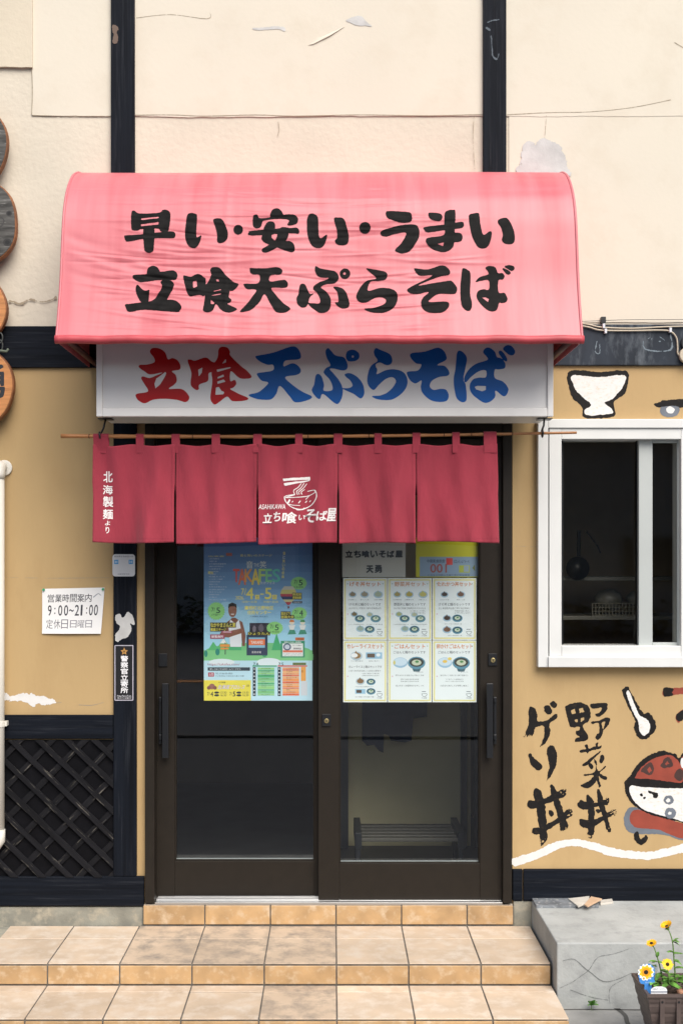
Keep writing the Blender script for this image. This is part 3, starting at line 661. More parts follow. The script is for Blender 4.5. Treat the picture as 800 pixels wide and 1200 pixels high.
G(a8, ['405,70 415,52 440,62 462,90 460,220 472,290 465,330 445,340 420,325 400,290 395,190', '562,50 590,38 630,48 645,85 675,85 690,105 680,128 650,135 650,215 690,220 708,255 700,280 670,287 655,285 640,330 610,343 570,330 520,280 502,240 515,205 550,195 585,195 585,135 540,135 497,145 520,115 580,95 580,75',
       '675,55 700,58 730,80 720,95 700,88', '690,40 720,32 750,40 755,60 735,70 710,55'], ['537,250 560,247 585,258 580,282'])
pr.build('lettering', AW)

# ------------------------------------------------------------------ light-box sign under the awning
SG = thing('lightbox_sign', 'unlit white box sign with red and blue brush characters under the awning', 'sign', (0, -.25, 2.45))
SY = -.40
mb = MB(); mb.box(PX(114, SY), PX(647, SY), SY + .012, -.10, PZ(487, SY) + .004, 2.90); mb.build('housing', M_SIGNF, SG, bevel=.003)
mb = MB()
mb.pbox(113, 340, 120, 488, SY - .006, SY + .02); mb.pbox(641, 340, 648, 488, SY - .006, SY + .02); mb.pbox(120.1, 478, 640.9, 488, SY - .006, SY + .02)
mb.build('trim', M_SIGNF, SG, bevel=.003)
mb = MB(); mb.pbox(120.1, 350, 640.9, 477.9, SY + .004, SY + .0115); mb.build('face', M_SIGNW, SG)
def lb(y): return SY + .004 - .0004
pr = Print(lb(0), .0001)
l1 = (150, 400, .175); l2 = (280, 400, .175); l3 = (360, 400, .175); l4 = (470, 400, .175)
G(l1, ['148,65 165,45 210,48 250,75 268,120 300,112 335,130 352,165 345,190 295,200 320,225 327,265 310,290 275,318 350,318 385,335 410,370 405,395 380,407 330,392 250,385 170,390 115,415 70,395 52,365 65,350 135,335 110,285 90,250 100,235 145,245 190,228 235,208 150,222 110,200 75,175 80,158 130,155 178,140 175,110 155,85'], ['185,315 178,285 190,250 225,225 252,203 258,215 240,250 215,290'], M_RED, .15)
G(l1, ['400,130 420,122 450,130 520,108 560,135 590,150 570,200 540,215 535,265 478,290 475,320 455,325 425,300 420,270 425,210',
       '607,55 625,38 665,42 683,70 685,95 750,160 800,200 828,238 800,250 745,245 690,200 685,265 715,258 725,285 705,310 685,320 740,350 805,380 780,397 700,400 665,370 620,400 585,423 565,412 552,375 565,270 560,210 570,160 600,110'],
  ['470,190 500,175 495,210 475,235', '630,150 655,118 658,140', '595,190 690,172 685,180 598,205', '600,240 640,222 643,236 600,250', '598,270 640,255 655,270 600,285', '590,310 610,305 625,330 645,340 640,355 585,358'], M_RED, .15, .6)
tag(pr.build('lettering', SG), 'red brush characters at the left of the sign')
pr = Print(lb(0), .0001)
G(l2, ['110,105 130,95 230,75 350,35 390,45 412,80 413,110 390,122 310,130 300,168 350,148 385,155 412,185 410,210 385,225 310,240 350,285 420,335 490,372 440,400 375,407 340,370 275,298 250,350 215,388 150,390 100,380 65,358 130,340 180,300 195,275 150,262 122,225 130,212 225,195 228,158 190,157 140,135'], [], M_BLUE, .15)
G(l3, ['55,235 70,218 95,235 112,290 110,330 165,328 165,290 145,250 110,210 125,180 155,160 130,110 122,65 140,45 160,65 190,95 245,108 268,150 265,185 235,195 180,183 150,185 175,215 215,265 237,320 230,380 205,418 175,408 105,352 85,385 60,375 30,330 45,290', '250,220 285,213 330,235 365,275 380,320 378,360 355,383 310,352 265,332 235,315 280,312 303,295 285,260 260,240', '258,100 265,70 290,57 320,60 345,80 347,110 325,130 285,135 265,125'], [circ(304, 102, 8)], M_BLUE, .15)
G(l3, ['445,65 460,45 490,58 550,85 568,120 560,150 530,160 485,142 455,158 468,190 465,220 520,195 580,187 640,205 668,250 665,300 630,350 570,388 510,393 460,385 432,367 490,362 545,335 590,280 585,250 560,240 520,255 480,290 445,325 415,305 400,265 410,200 430,160 470,130 450,95'], [], M_BLUE, .15)
G(l4, ['58,95 75,78 160,68 240,43 280,60 300,95 298,125 240,158 290,165 320,205 310,230 250,240 205,265 190,300 215,325 265,318 300,325 317,365 300,400 240,405 190,390 145,350 130,310 135,262 95,282 60,262 38,220 45,203 110,195 135,155 100,148 70,120'], [], M_BLUE, .15)
G(l4, ['372,80 390,62 420,80 438,125 415,250 430,290 437,370 430,400 405,407 370,380 355,320 350,250 362,180', '420,245 450,190 500,150 575,125 568,100 547,75 560,48 590,43 625,70 640,105 670,115 695,150 690,180 650,188 625,190 625,245 680,270 715,315 705,355 680,367 630,330 628,370 600,400 560,412 510,385 465,340 458,290 480,255 520,243 565,240 565,195 520,200 470,235 430,275',
       '650,75 665,62 690,85 708,120 700,135 675,115', '680,50 700,28 735,30 760,65 750,90 725,92 695,70'], ['490,305 510,297 565,300 565,325 540,335 500,322'], M_BLUE, .15)
tag(pr.build('lettering', SG), 'blue brush characters on the rest of the sign')

# ------------------------------------------------------------------ noren curtain on its bamboo pole
NY = -.30
s_ = S(NY)
PO = thing('bamboo_pole', 'thin brown bamboo pole holding the wine red curtain', 'pole', (0, NY, PZ(511, NY)))
pole = lambda px: (PX(px, NY), NY, PZ(511 + 2.4 * math.sin(max(0, min(1, (px - 72) / 603)) * math.pi) - 4 * (px - 72) / 603, NY))
mb = MB(); pp = [72 + 603 * i / 60 for i in range(61)]
mb.tube([pole(p) for p in pp], [.0088 - .0032 * i / 60 + (.0012 if i % 7 == 0 else 0) for i in range(61)], 12); mb.build('cane', M_BAMBOO, PO, smooth=True)
mb = MB()
for p in (105, 163, 226, 306, 361, 432, 520, 552, 600):
    a = Vector(pole(p)); MB().tube([a - Vector((.002, 0, 0)), a + Vector((.002, 0, 0))], .0098 - .0032 * (p - 72) / 603, 12).build('node_ring', flat('4a2a14', .6), PO, smooth=True)
for px in (118, 635):
    HK = thing('pole_hook', 'black iron hook under the ' + ('left' if px < 300 else 'right') + ' end of the box sign, holding the bamboo pole', 'hook', (PX(px, NY), NY, 2.45), 'hooks holding the bamboo pole')
    a = Vector(pole(px)); mb = MB()
    d = 1 if px < 300 else .6
    mb.tube([Vector((a.x + .02 * d, -.28, PZ(488, SY) + .01)), a + Vector((.012 * d, .004, .035)), a + Vector((.0, .012, .014)), a + Vector((0, .013, -.006)), a + Vector((0, .0, -.0155)), a + Vector((0, -.0145, -.004)), a + Vector((-.002, -.0145, .018))], .0042, 8)
    mb.build('rod', M_BLACK, HK, smooth=True)
    mb = MB(); mb.box(a.x + .02 * d - .03, a.x + .02 * d + .03, -.31, -.25, PZ(488, SY) + .001, PZ(488, SY) + .0045); mb.build('bracket', M_BLACK, HK)
NR = thing('noren_curtain', 'wine red cloth curtain in five panels with white printing over the doors', 'curtain', (0, NY, 1.9))
NB = [109.5, 206, 302, 396, 487, 583.0]
def ny_at(px, py):
    """depth of the cloth: soft vertical folds that open towards the hem"""
    k = max(0, min(1, (py - 522) / 114.0)); i = 0
    while i < 4 and px > NB[i + 1]: i += 1
    u = (px - NB[i]) / (NB[i + 1] - NB[i])
    d = .017 * k * math.sin(u * 6.28 * 1.0 + i * 1.7) + .007 * math.sin(u * 15 + i * 2.1 + py * .012) * (1 - .3 * k)
    d += .011 * math.exp(-((u - .12 - .25 * k) / .10) ** 2) * math.sin(i * 2.2 + 1) - .012 * math.exp(-((u - .86 + .2 * k) / .09) ** 2)
    d += (.3 + .7 * k) * .006 * math.sin(u * 11 + (py - 520) * .028 + i * 2.6) + (.35 + .65 * k) * .0042 * math.sin(u * 23 - (py - 520) * .035 + i * 1.3)
    d -= .016 * k * (abs(u - .5) * 2) ** 3
    e = math.exp(-min(u, 1 - u) * 45); d += .0012 * e * math.sin(py * 1.1 + i)         # puckered seams
    d += .0012 * math.exp(-(636 - py) / 4.0) * math.sin(px * .75)
    return NY - .012 + d
def noren_pt(px, py, off=0):
    Y = ny_at(px, py) - off
    return (PX(px, NY), Y, PZ(py, NY))
for i in range(5):
    a, b = NB[i], NB[i + 1]; n, q = 44, 60; mb = MB()
    for j in range(q + 1):
        for k in range(n + 1):
            u = k / n; t = j / q
            top = 521 + 2.3 * math.sin((i + u) * 6.2832) ** 2 - .6 * (i + u) / 5
            bot = 635.5 + 1.3 * math.sin(u * 3.1 + i) + (0, .8, 1.8, 1.6, .4)[i]
            py = top + (bot - top) * t
            slit = max(0, min(1, (py - 566) / 14)) * .9 + .25
            px = a + slit + (b - a - 2 * slit) * u
            if i == 0: px -= (1 - u) * 1.0 * t
            if i == 4: px += u * 1.6 * t - (1 - t) * u * 1.2
            mb.v.append(noren_pt(px, py))
    mb.f = [[j * (n + 1) + k, j * (n + 1) + k + 1, (j + 1) * (n + 1) + k + 1, (j + 1) * (n + 1) + k] for j in range(q) for k in range(n)]; mb.m = [0] * len(mb.f)
    mb.build('panel', M_NOREN, NR, smooth=True, solid=.0012)
    # seam line beside each slit
mb = MB()
for i in range(1, 5):
    for sx in (-4.2, 4.2):
        p = [noren_pt(NB[i] + sx, y, .0011) for y in np.arange(524, 634, 2.0)]
        for k in range(0, len(p) - 1, 1): mb.tube([p[k], tuple(np.array(p[k]) * .35 + np.array(p[k + 1]) * .65)], .0006, 4)
for k in range(0, 235):
    x = 113 + k * 2.0
    mb.tube([noren_pt(x, 631.5, .0011), noren_pt(x + 1.2, 631.5, .0011)], .0006, 4)
mb.build('stitching', material('wine_red_thread', (.17, .018, .035), .8), NR)
for x0, x1 in ((110, 128), (160, 169), (201.5, 211), (248.5, 258), (297, 307), (346, 354.5), (391, 401), (438.5, 447), (483, 492), (529.5, 538), (566, 581)):
    mb = MB(); c = pole((x0 + x1) / 2); r_ = .0112; pth = []
    zt = PZ(531, NY); Yf = ny_at((x0 + x1) / 2, 528) - .003
    pth = [(Yf, zt), (Yf, zt + .012)] + [(NY + r_ * math.cos(t), c[2] + r_ * math.sin(t)) for t in np.linspace(math.pi, 0, 9)] + [(Yf + .008, zt + .02), (Yf + .006, zt)]
    for y, z in pth: mb.v += [(PX(x0, NY), y, z), (PX(x1, NY), y, z)]
    mb.f = [[2 * k, 2 * k + 1, 2 * k + 3, 2 * k + 2] for k in range(len(pth) - 1)]; mb.m = [0] * len(mb.f)
    mb.build('hanging_loop', M_NOREN, NR, solid=.0014)
pr = Print(0, .00005, lambda x, y, o: noren_pt(x, y, .0014 + o))
WH = material('white_fabric_print', (.80, .77, .75), .7)
def vtext(s, x0, x1, ys, m, fat=.012):
    for ch, (y0, y1) in zip(s, ys): pr.text(ch, x0, y0, x1, y1, m, fat)
for ch, (x0, y0, x1, y1) in zip('北海製麺より', ((121.5, 552.5, 132.5, 565.2), (121, 568.8, 132.6, 579.2), (121.5, 582, 133, 594.2), (121.6, 597, 132.6, 608.3), (124, 610.5, 129.6, 615.6), (124.8, 617.5, 128.6, 625))): pr.text(ch, x0, y0, x1, y1, WH, .028)
for ch, (x0, y0, x1, y1) in zip('立ち喰いそば屋', ((309, 602, 319, 613), (321, 600.5, 329, 611), (331.5, 600.5, 347.5, 613.5), (350, 603.5, 357, 609.5), (357, 597, 370, 612), (371, 599, 383, 610), (383.5, 596, 393.5, 611))): pr.text(ch, x0, y0, x1, y1, WH, .035, slant=1.2)
pr.text('ASAHIKAWA', 303.8, 591.3, 335, 597, WH, .01, slant=.6)
pr.build('lettering', NR); pr = Print(0, .00005, lambda x, y, o: noren_pt(x, y, .0014 + o))
pr.shape(WH, polys=[A('278,143 488,125 490,148 430,150 282,163', 290, 540, .15), A('285,178 490,150 478,160 300,198 290,195', 290, 540, .15)], res=.35, rough=.3, smooth=False)
k_ = lambda s, r_: [(290 + x * .15, 540 + y * .15, r_) for x, y in pts(s)]
pr.shape(WH, strokes=[k_('290,285 310,275 370,268 300,290 400,285 480,272 530,245 520,230 470,238', .45), k_('290,285 300,320 340,360 390,378 440,375 500,345 535,295 538,255 525,235', .55), k_('380,375 390,385 435,380 442,368', .45), k_('310,335 350,348 410,350', .4),
                       k_('370,265 362,235 395,210 420,178', .45), k_('390,265 385,240 415,215 440,178', .45), k_('405,262 400,245 435,215 462,180', .45), k_('425,262 420,245 445,225', .4), k_('320,328 330,310', 1.0), k_('350,325 356,318', .5), k_('400,330 412,315', .55), k_('452,325 462,315', .55), k_('485,320 492,312', .5), k_('455,300 480,275', .4)], res=.3, rough=.15)
pr.build('bowl_emblem', NR)

# ------------------------------------------------------------------ posters and notices
def poster(name, label, cat, Y, draw, group=None):
    p = Print(Y); draw(p); return tag(p.build(name), label, cat, group)
LY = GYL + .004; RY = GYR + .004
KANA = 'のをにはがでとしたなすいれまるくこそてあきりもらさ'
KAN = '会場開催町地区祭出演者時間店内限定受付主催協力北野音楽食堂市民'
_tr = random.Random(3)
def filler(n): return ''.join(_tr.choice(KANA + KAN) for _ in range(n))
def festival(p):
    x0, y0, x1, y1 = 239, 630, 366, 821
    for i in range(12):      # printed colour fade of the poster's night-to-day sky
        a = i / 11; c = '%02x%02x%02x' % tuple(int(u + (v - u) * a) for u, v in zip((84, 122, 178), (176, 224, 244)))
        p.k = 0; p.rect(x0, y0 + i * 10.1, x1, y0 + (i + 1) * 10.1 if i < 11 else y1, c)
    p.k = 1
    p.ell(266, 722, 17, 17, 'a9d5ea'); p.ell(253, 735, 13.5, 12, 'a9d5ea'); p.ell(285, 730, 16, 15, 'a9d5ea')
    p.ell(302.5, 764, 63, 11, '7cc98a'); p.poly(pts('243,763 250,752 258,763'), '5fbf78'); p.poly(pts('252,763 262,748 274,763'), '5fbf78'); p.poly(pts('258,754 262,748 266,754'), 'f2f6f2')
    p.poly(pts('316,770 324,742 333,770'), '4fb579'); p.ell(276, 760, 7, 8, '4fb579'); p.ell(340, 770, 30, 8, '8bd08a'); p.rect(239, 762, 366, 774, '86cf8b')
    p.ell(255, 764, 2.6, 4, '2f8f7c'); p.ell(241.5, 766, 2, 4, '2f8f7c'); p.ell(310, 767, 3, 3, '3fa46a')
    p.rect(263.5, 753, 264.6, 767, '4a4a4a'); p.rect(258, 755, 269, 758, 'f2a04f'); p.rect(258.5, 759, 268, 761, 'f2a04f')
    # athlete in a white vest
    p.poly(pts('263,737 266,729 270,726 272,724 276,724 279,726 284,729 286,736 288,745 287,757 284,757 283,746 272,746 262,746 258,742'), '8a5a49')
    p.poly(pts('270,726 268,736 270,758 283,758 283,740 280,726 276,731'), 'eef0f4'); p.ell(272.5, 715.5, 4.9, 7.8, '9a6a55'); p.poly(pts('267.4,713 268,708 272,706 277,708 277.6,713 275,710.5 270,710.5'), '2b2422'); p.rect(270.8, 719.2, 274.4, 720.3, 'f5f2ee')
    p.poly(pts('258,742 284,736 286,741 268,747 258,746'), '93614e')
    p.rect(292.5, 730, 316, 743, '3b3540'); p.ell(298, 737, 2, 4, '847a84'); p.ell(306, 736, 3, 5, '6d646e')
    # stage with orange banner
    p.rect(289, 744, 313.5, 768, '39445c'); p.rect(291.5, 747, 310.5, 759, '8fc4dd'); p.rect(291.5, 749, 310.5, 756, 'f07f4d'); p.text('TAKAFES', 294, 751, 308, 754.5, 'f5f0ea', .03); p.text('夏祭会場', 295, 763, 306, 765.5, 'f5f0ea')
    # headings
    p.text('音', 288.5, 657.5, 296.5, 666, 'eef0e2', .01); p.text('THE', 297.5, 660, 303.5, 664, 'eef0e2'); p.text('笑', 304.5, 657.5, 312, 665.5, 'eef0e2', .01)
    for c, t, a, b, yy in (('f0604e', 'T', 273.5, 280.5, 682), ('f58050', 'A', 279.5, 288, 685), ('fab058', 'K', 287, 296, 682), ('fbe060', 'A', 295, 304, 685), ('d0ea78', 'F', 303.5, 310.5, 682), ('90e0a0', 'E', 311.5, 318.5, 682), ('6cd4c0', 'S', 319.5, 328, 682)): p.text(t, a, 667, b, yy, c, .035)
    p.text('たかフェス', 305.5, 681.5, 322, 684.5, 'f2f2ea', .02)
    Yl = 'fff07a'
    p.text('7/', 282.5, 689.5, 288.5, 697, Yl, .015); p.text('4', 288.5, 689, 297, 702, Yl, .03); p.rect(299, 697, 304, 702.3, Yl); p.text('土', 300, 698, 303, 701.3, '4a6a90'); p.rect(305, 695.5, 309, 697, Yl); p.text('5', 310.5, 689, 318, 702, Yl, .03); p.rect(319, 697, 324.3, 702.3, Yl); p.text('日', 320, 698, 323, 701.3, '4a6a90')
    p.text('2026.', 276, 698.5, 286, 702.5, Yl, .02); p.text('10:00〜21:00', 284, 704, 301, 706.5, Yl); p.text('10:00〜20:00', 309, 704, 326, 706.5, Yl)
    p.text('鷹栖町北野地区', 286.5, 710, 320.5, 714.5, Yl, .03); p.text('住民センター', 290, 715.5, 317.5, 720, Yl, .03); p.text('入場無料 雨天決行', 293, 721.5, 314, 723.5, '3a5a7a')
    for y in range(654, 703, 3): p.text(filler(5 + (y * 7) % 9), 245, y, 245 + 8 + (y * 13) % 14, y + 1.6, 'e6ecf2')
    p.text('出演者', 244, 651, 263, 652.8, Yl); p.rect(265, 648, 272, 651.5, 'c0664a'); p.text('音と笑いのステージ', 281.5, 649.5, 318.5, 652.3, Yl, .01); p.text('開会', 244, 669.5, 250, 672.8, Yl, .03)
    for i, ch in enumerate('音と笑いの祭典'): p.text(ch, 331.5 - i * .25, 646.5 + i * 4.6, 334.5 - i * .25, 650.2 + i * 4.6, Yl if i != 1 else 'f2f2f2', .02)
    # green bursts
    for cx, cy, rx, ry, d, tm in ((253.5, 716, 10.5, 11, '5', '17:00〜'), (350, 683.5, 10, 8, '5', '13:00'), (350.5, 719, 9.5, 8, '4', '15:00'), (322, 736, 10, 8, '5', '14:00')):
        p.burst(cx, cy, rx, ry, '9bdc86'); p.text('7/', cx - 5.5, cy - 4, cx - 1.2, cy + .5, '2d4a48'); p.text(d, cx + .2, cy - 4, cx + 4.5, cy + 2.5, '2d4a48', .02); p.text(tm, cx - 5, cy + 3.4, cx + 5, cy + 5.4, '2d4a48')
    # balloon
    for y0_, y1_, c, w0, w1 in ((687, 691, 'd8d3c0', 5, 8), (691, 696, 'd9cf7e', 8, 9.6), (696, 699, 'c24a52', 9.6, 9), (699, 702.5, '34406a', 9, 6.8), (702.5, 705.5, 'd8cf9a', 6.8, 4), (705.5, 709, 'c24a52', 4, 1.2)):
        p.poly([(338 - w0, y0_), (338 + w0, y0_), (338 + w1, y1_), (338 - w1, y1_)], c)
    p.rect(337, 710.5, 339, 713, '7a4030')
    for t, a, b, c, d in (('なかやまさんと夏', 247, 730, 276, 735, ), ('歌謡ステージ', 247, 736, 265, 739.5), ('熱気球', 343, 695, 353, 698.2), ('搭乗体験', 343, 698.8, 353, 702), ('盆おどり', 329.5, 717, 340, 720.4), ('仮装大会', 329.5, 721.2, 344, 724.6), ('ひょうたん', 291, 741, 316, 744)):
        p.rect(a - .6, b - .5, c + .6, d + .5, '3a3a2c'); p.text(t, a, b, c, d, 'f0e26a', .03)
    p.rect(342.5, 704.5, 354, 707, '2b3440'); p.text('係留飛行', 343.5, 705, 353, 706.5, 'f2f2f2')
    p.rect(246.5, 743.5, 263.5, 748.5, 'b1506a'); p.text('観覧無料', 248, 744.5, 262, 747.5, 'f7f0f2', .03); p.rect(260, 739.3, 272, 742, 'b1506a'); p.rect(261.5, 740.2, 271, 741, 'f7f0f2')
    # running children, plain
    for cx, hc in ((342, 'e08a4a'), (354.5, '4f9a5e')):
        p.ell(cx, 729.5, 3, 2.8, 'f3ead8'); p.poly([(cx - 3, 729), (cx - 2, 726.2), (cx + 2, 726.2), (cx + 3, 729)], hc); p.poly([(cx - 4, 732.5), (cx + 4, 732.5), (cx + 2, 738.5), (cx - 2, 738.5)], 'f4f2ec'); p.poly([(cx - 2.6, 738), (cx + 3, 738), (cx + 5, 743), (cx - 5, 743.5)], '4f9a7e')
    # information card
    p.rect(329, 751, 357, 770.5, '3f9a74'); p.rect(331, 754, 355, 769, 'f3f4f2'); p.ell(336.5, 758, 4.6, 4.2, '5a6a86'); p.ell(336.5, 758, 3, 2.7, 'd5dbe6'); p.rect(331.5, 762, 354.5, 764.5, 'e97f62'); p.rect(346, 747, 356.5, 750.5, 'd97a4c'); p.text('特別企画', 348, 748, 355, 749.8, '4a2a1c')
    p.text('健康ふれあい抽選会', 333, 751.6, 353, 753.4, 'f3f4f2', .02); p.text('スタンプを集めて', 342.5, 755.5, 354, 757.2, '3a4450'); p.text('豪華景品', 344, 759, 353, 761, '3a4450', .02)
    for y in (765.6, 767.2): p.text(filler(14), 332, y, 354, y + 1, '6a7480')
    # lower half
    p.rect(239, 774, 366, 821, 'c3e4f0'); p.ell(260, 776, 15, 4, 'e6f0f4'); p.ell(315, 776, 14, 5, 'e6f0f4')
    p.text('https://takafes.com/', 243.5, 777, 281, 780.6, 'a8506a', .0); p.rect(243.5, 782, 293, 786, '32404a'); p.text('詳しくはこちらのホームページから', 246, 783, 282, 785, 'f2f4f4', .01)
    p.rect(244, 788, 251, 793, 'b04a5c'); p.text('お問', 245.3, 788.8, 249.8, 792.2, 'f5e8ea'); p.text('TEL 0166-00-0000', 252.5, 788.3, 272.5, 790.2, '3a4a58'); p.text(filler(14), 252.5, 791.3, 286, 793, '3a4a58')
    p.rect(239, 797, 294, 821, 'eadc52'); p.text('北海道プロレス', 255.5, 802.5, 287, 807.5, '7c4a5e', .05, slant=1.5); p.text('北海道プロレス', 255.5, 802.5, 287, 807.5, 'f5eef0', .015, slant=1.5); p.text('大会開催!', 256, 798.6, 264.5, 800.6, '4a3a2a')
    p.text('来場', 289, 802, 292, 805, '3a3020'); p.ell(248.5, 804.5, 3.6, 3.4, 'a06a5e'); p.ell(244.8, 806, 2.2, 2.2, '8a5a50'); p.ell(252, 806, 2.2, 2.2, '8a5a50')
    for a, d in ((243, '4'), (269, '5')):
        p.text('7/', a, 811, a + 3, 815, '2c3436'); p.text(d, a + 4, 810.5, a + 7, 816, '2c3436', .03); p.ell(a + 11, 811.6, 2.9, 1.3, '2c3436'); p.ell(a + 11, 814.8, 2.9, 1.3, '2c3436'); p.text('13:30', a + 15.5, 810.3, a + 22.5, 812.8, '2c3436'); p.text('16:30', a + 15.5, 813.4, a + 22.5, 815.9, '2c3436')
    # timetables
    p.text('7.4', 297, 776.5, 302.5, 780, '2f4a48', .03); p.rect(296, 779.7, 324.5, 781.2, '4aa87e'); p.text('7.5', 326.5, 776.5, 332, 780, '2f4a48', .03); p.rect(325.5, 779.7, 360, 781.2, 'df6a56'); p.rect(343, 776.5, 358.5, 779.4, '6a7a44')
    rr = random.Random(5)
    for a, w0, w1, cols in ((296.3, 302, 321.5, ('9fd68c', '56b57a', '86c98a')), (325.5, 331, 350.5, ('f4a362', 'ea7850', 'f2b878'))):
        y = 782.2; i = 0
        while y < 815:
            h_ = rr.choice((1.6, 2.0, 2.6, 3.8)); h_ = min(h_, 815.4 - y); p.rect(w0, y, w1, y + h_ - .25, cols[i % 3]); p.text(filler(6), w0 + 4.5, y + .3, w0 + 9 + rr.random() * 8, y + min(h_ - .4, 1.5), '3a5a48' if a < 300 else '7a3a2a'); y += h_; i += 1
        p.rect(a, 781.8, a + 3.4, 815.6, '303a42')
        for j in range(8): p.ell(a + 1.7, 784 + j * 4.2, .9, .7, 'f0f2f2', 8)
    p.rect(352.5, 781.5, 358.3, 798, 'f2ab55'); p.rect(352.5, 798.4, 360, 815, 'd5d9de'); p.text('屋台', 353.2, 785, 355.6, 788, '6a3a1c')
poster('festival_poster', 'blue and green festival poster headed TAKAFES on the left door glass', 'poster', LY, festival)

def bowl_icon(p, cx, cy, r, dark='2b4a58', food='c9d6c0', spot='4f8a4e'):
    p.ell(cx, cy, r, r * .72, '5f93a8', 16); p.ell(cx, cy - r * .08, r * .82, r * .52, dark, 16); p.ell(cx, cy - r * .05, r * .55, r * .34, food, 12); p.ell(cx + r * .05, cy - r * .15, r * .22, r * .14, spot, 8)
def plate_icon(p, cx, cy, r, food, rim='a8c6d8'):
    p.ell(cx, cy, r, r * .75, rim, 16); p.ell(cx, cy - .3, r * .75, r * .5, food, 12)
    p.poly([(cx - r * .5, cy - .2), (cx - r * .1, cy - r * .9), (cx + r * .5, cy - .1)], food)
LABEL_MENU = [('げそ丼セット', 0, 0), ('野菜丼セット', 1, 0), ('たれかつ丼セット', 2, 0), ('カレーライスセット', 0, 1), ('ごはんセット', 1, 1), ('卵かけごはんセット', 2, 1)]
MX = (402, 454.3, 506.5); MY = (677.5, 750.5)
def menu(title, ci, ri):
    def draw(p):
        x, y = MX[ci], MY[ri]; w_, h_ = 51.4, 72.4; T = lambda s, a, b, c, d, m='4a5258', f=0.: p.text(s, x + a, y + b, x + c, y + d, m, f)
        p.rect(x, y, x + w_, y + h_, 'f0f5f3'); p.rect(x + 1.2, y + 1.2, x + w_ - 1.2, y + h_ - 1.2, 'e6dd96'); p.rect(x + 2.9, y + 2.9, x + w_ - 2.9, y + h_ - 2.9, 'eaf1f1')
        c_ = 'd98a55' if ci != 1 or ri else 'd9a07a'
        tw = {6: 36, 7: 38, 8: 40, 9: 42}[len(title)] if len(title) > 5 else 34
        T(title, 25.7 - tw / 2, 4.3, 25.7 + tw / 2, 9.6, c_, .03)
        if ri == 0:
            fc = (('8a7a5c', '9a8f78', 'a9b59c'), ('a89a5a', 'b8a850', 'c5bd6a'), ('4a3a30', '7a5a46', None))[ci]
            xs_ = (11, 25, 41) if ci != 2 else (14, 33)
            for i, xx in enumerate(xs_): plate_icon(p, x + xx, y + 19.3, 4.6 + .5 * i, fc[i]); T(filler(5), xx - 5, 24.6, xx + 5, 26)
            T(('げそ丼と麺のセットです', '野菜丼と麺のセットです', 'げそ丼と麺のセットです')[ci], 7, 29, 44, 32.4, '4a5258', .01); T(filler(16), 7, 34.2, 44, 36.4); T(filler(10), 26, 37.6, 44, 39.2) if ci else None; T(filler(10), 26, 40, 44, 41.6) if ci else None
            if ci < 2:
                plate_icon(p, x + 13, y + 42.5, 4.2, '7a6a4a' if ci == 0 else 'a9b07a'); bowl_icon(p, x + 19.5, y + 47.5, 6); plate_icon(p, x + 31, y + 43, 4, 'b5b89a'); bowl_icon(p, x + 38, y + 47.5, 6, food='d5dcc8', dark='5a7a78'); plate_icon(p, x + 20, y + 59.5, 5, '9fb0a0'); bowl_icon(p, x + 31, y + 60, 6)
                T(filler(12), 6, 53.6, 24, 54.8); T(filler(12), 27, 53.6, 46, 54.8)
            else:
                plate_icon(p, x + 17, y + 47, 5.2, '4a3a30'); bowl_icon(p, x + 29, y + 47, 6.2); plate_icon(p, x + 17, y + 60.5, 5.6, '7a5a46'); bowl_icon(p, x + 29, y + 61, 6.2); T(filler(12), 14, 53, 34, 54.2)
            T(filler(12), 18, 66.6, 34, 67.8)
        elif ci == 0:
            plate_icon(p, x + 15.5, y + 18.2, 7, '9a7a4c', 'b9cbd4'); p.ell(x + 13, y + 17.5, 4, 2.6, 'f1f4f4', 12); p.rect(x + 26.5, y + 14, x + 45.5, y + 21.5, '9cc6de'); p.rect(x + 28, y + 15.5, x + 37, y + 20, '6a5848'); p.ell(x + 41, y + 17, 2.6, 2, 'f1f4f4', 10)
            T(filler(6), 9, 23.4, 23, 24.8); T(filler(6), 30, 23.4, 42, 24.8); T('カレーライスと麺のセットです', 6.5, 29.3, 45, 32.4, '4a5258', .01); T(filler(16), 6.5, 34.6, 44, 36.6); T(filler(10), 22, 38, 42, 39.4); T(filler(10), 22, 40.4, 42, 41.8)
            plate_icon(p, x + 20, y + 48, 5.4, '8a6a44', 'b9cbd4'); bowl_icon(p, x + 32.5, y + 48.5, 5.4); p.rect(x + 14, y + 57, x + 26, y + 62.5, '9cc6de'); p.rect(x + 15.5, y + 58, x + 21.5, y + 61.5, '5a4838'); bowl_icon(p, x + 32.5, y + 59.7, 5.4, food='c5d5c0'); T(filler(14), 14, 53.6, 35, 54.8); T(filler(14), 14, 65.5, 36, 66.8)
        else:
            T('ごはんと麺のセットです', 6.5, 12.2, 44, 15.4, '4a5258', .01); p.ell(x + 14.5, y + 26, 8.6, 6.2, '9fc2da', 18); p.ell(x + 14.5, y + 25, 7.6, 4.8, 'cfe2ee', 18)
            if ci == 2: p.ell(x + 14.5, y + 24.6, 2.8, 1.8, 'e8c45a', 10); p.ell(x + 20, y + 21.5, 2.4, 1.8, 'e8cf6a', 10)
            else: p.ell(x + 7.5, y + 26, 1.4, 2.6, 'd9cf7a', 8)
            p.poly([(x + 27, y + 30), (x + 40, y + 30), (x + 37, y + 36.5), (x + 30, y + 36.5)], '4a6a74'); bowl_icon(p, x + 33.5, y + 26.4, 10.3, '3c3f38', 'c9d0b8'); T(filler(5), 33, 36.6, 41, 37.6)
            T(filler(16), 9, 40, 42, 41.8); T(filler(11), 15, 44.8, 36, 46.2); T(filler(11), 15, 47.3, 36, 48.6); T(filler(15), 9, 52, 42, 54)
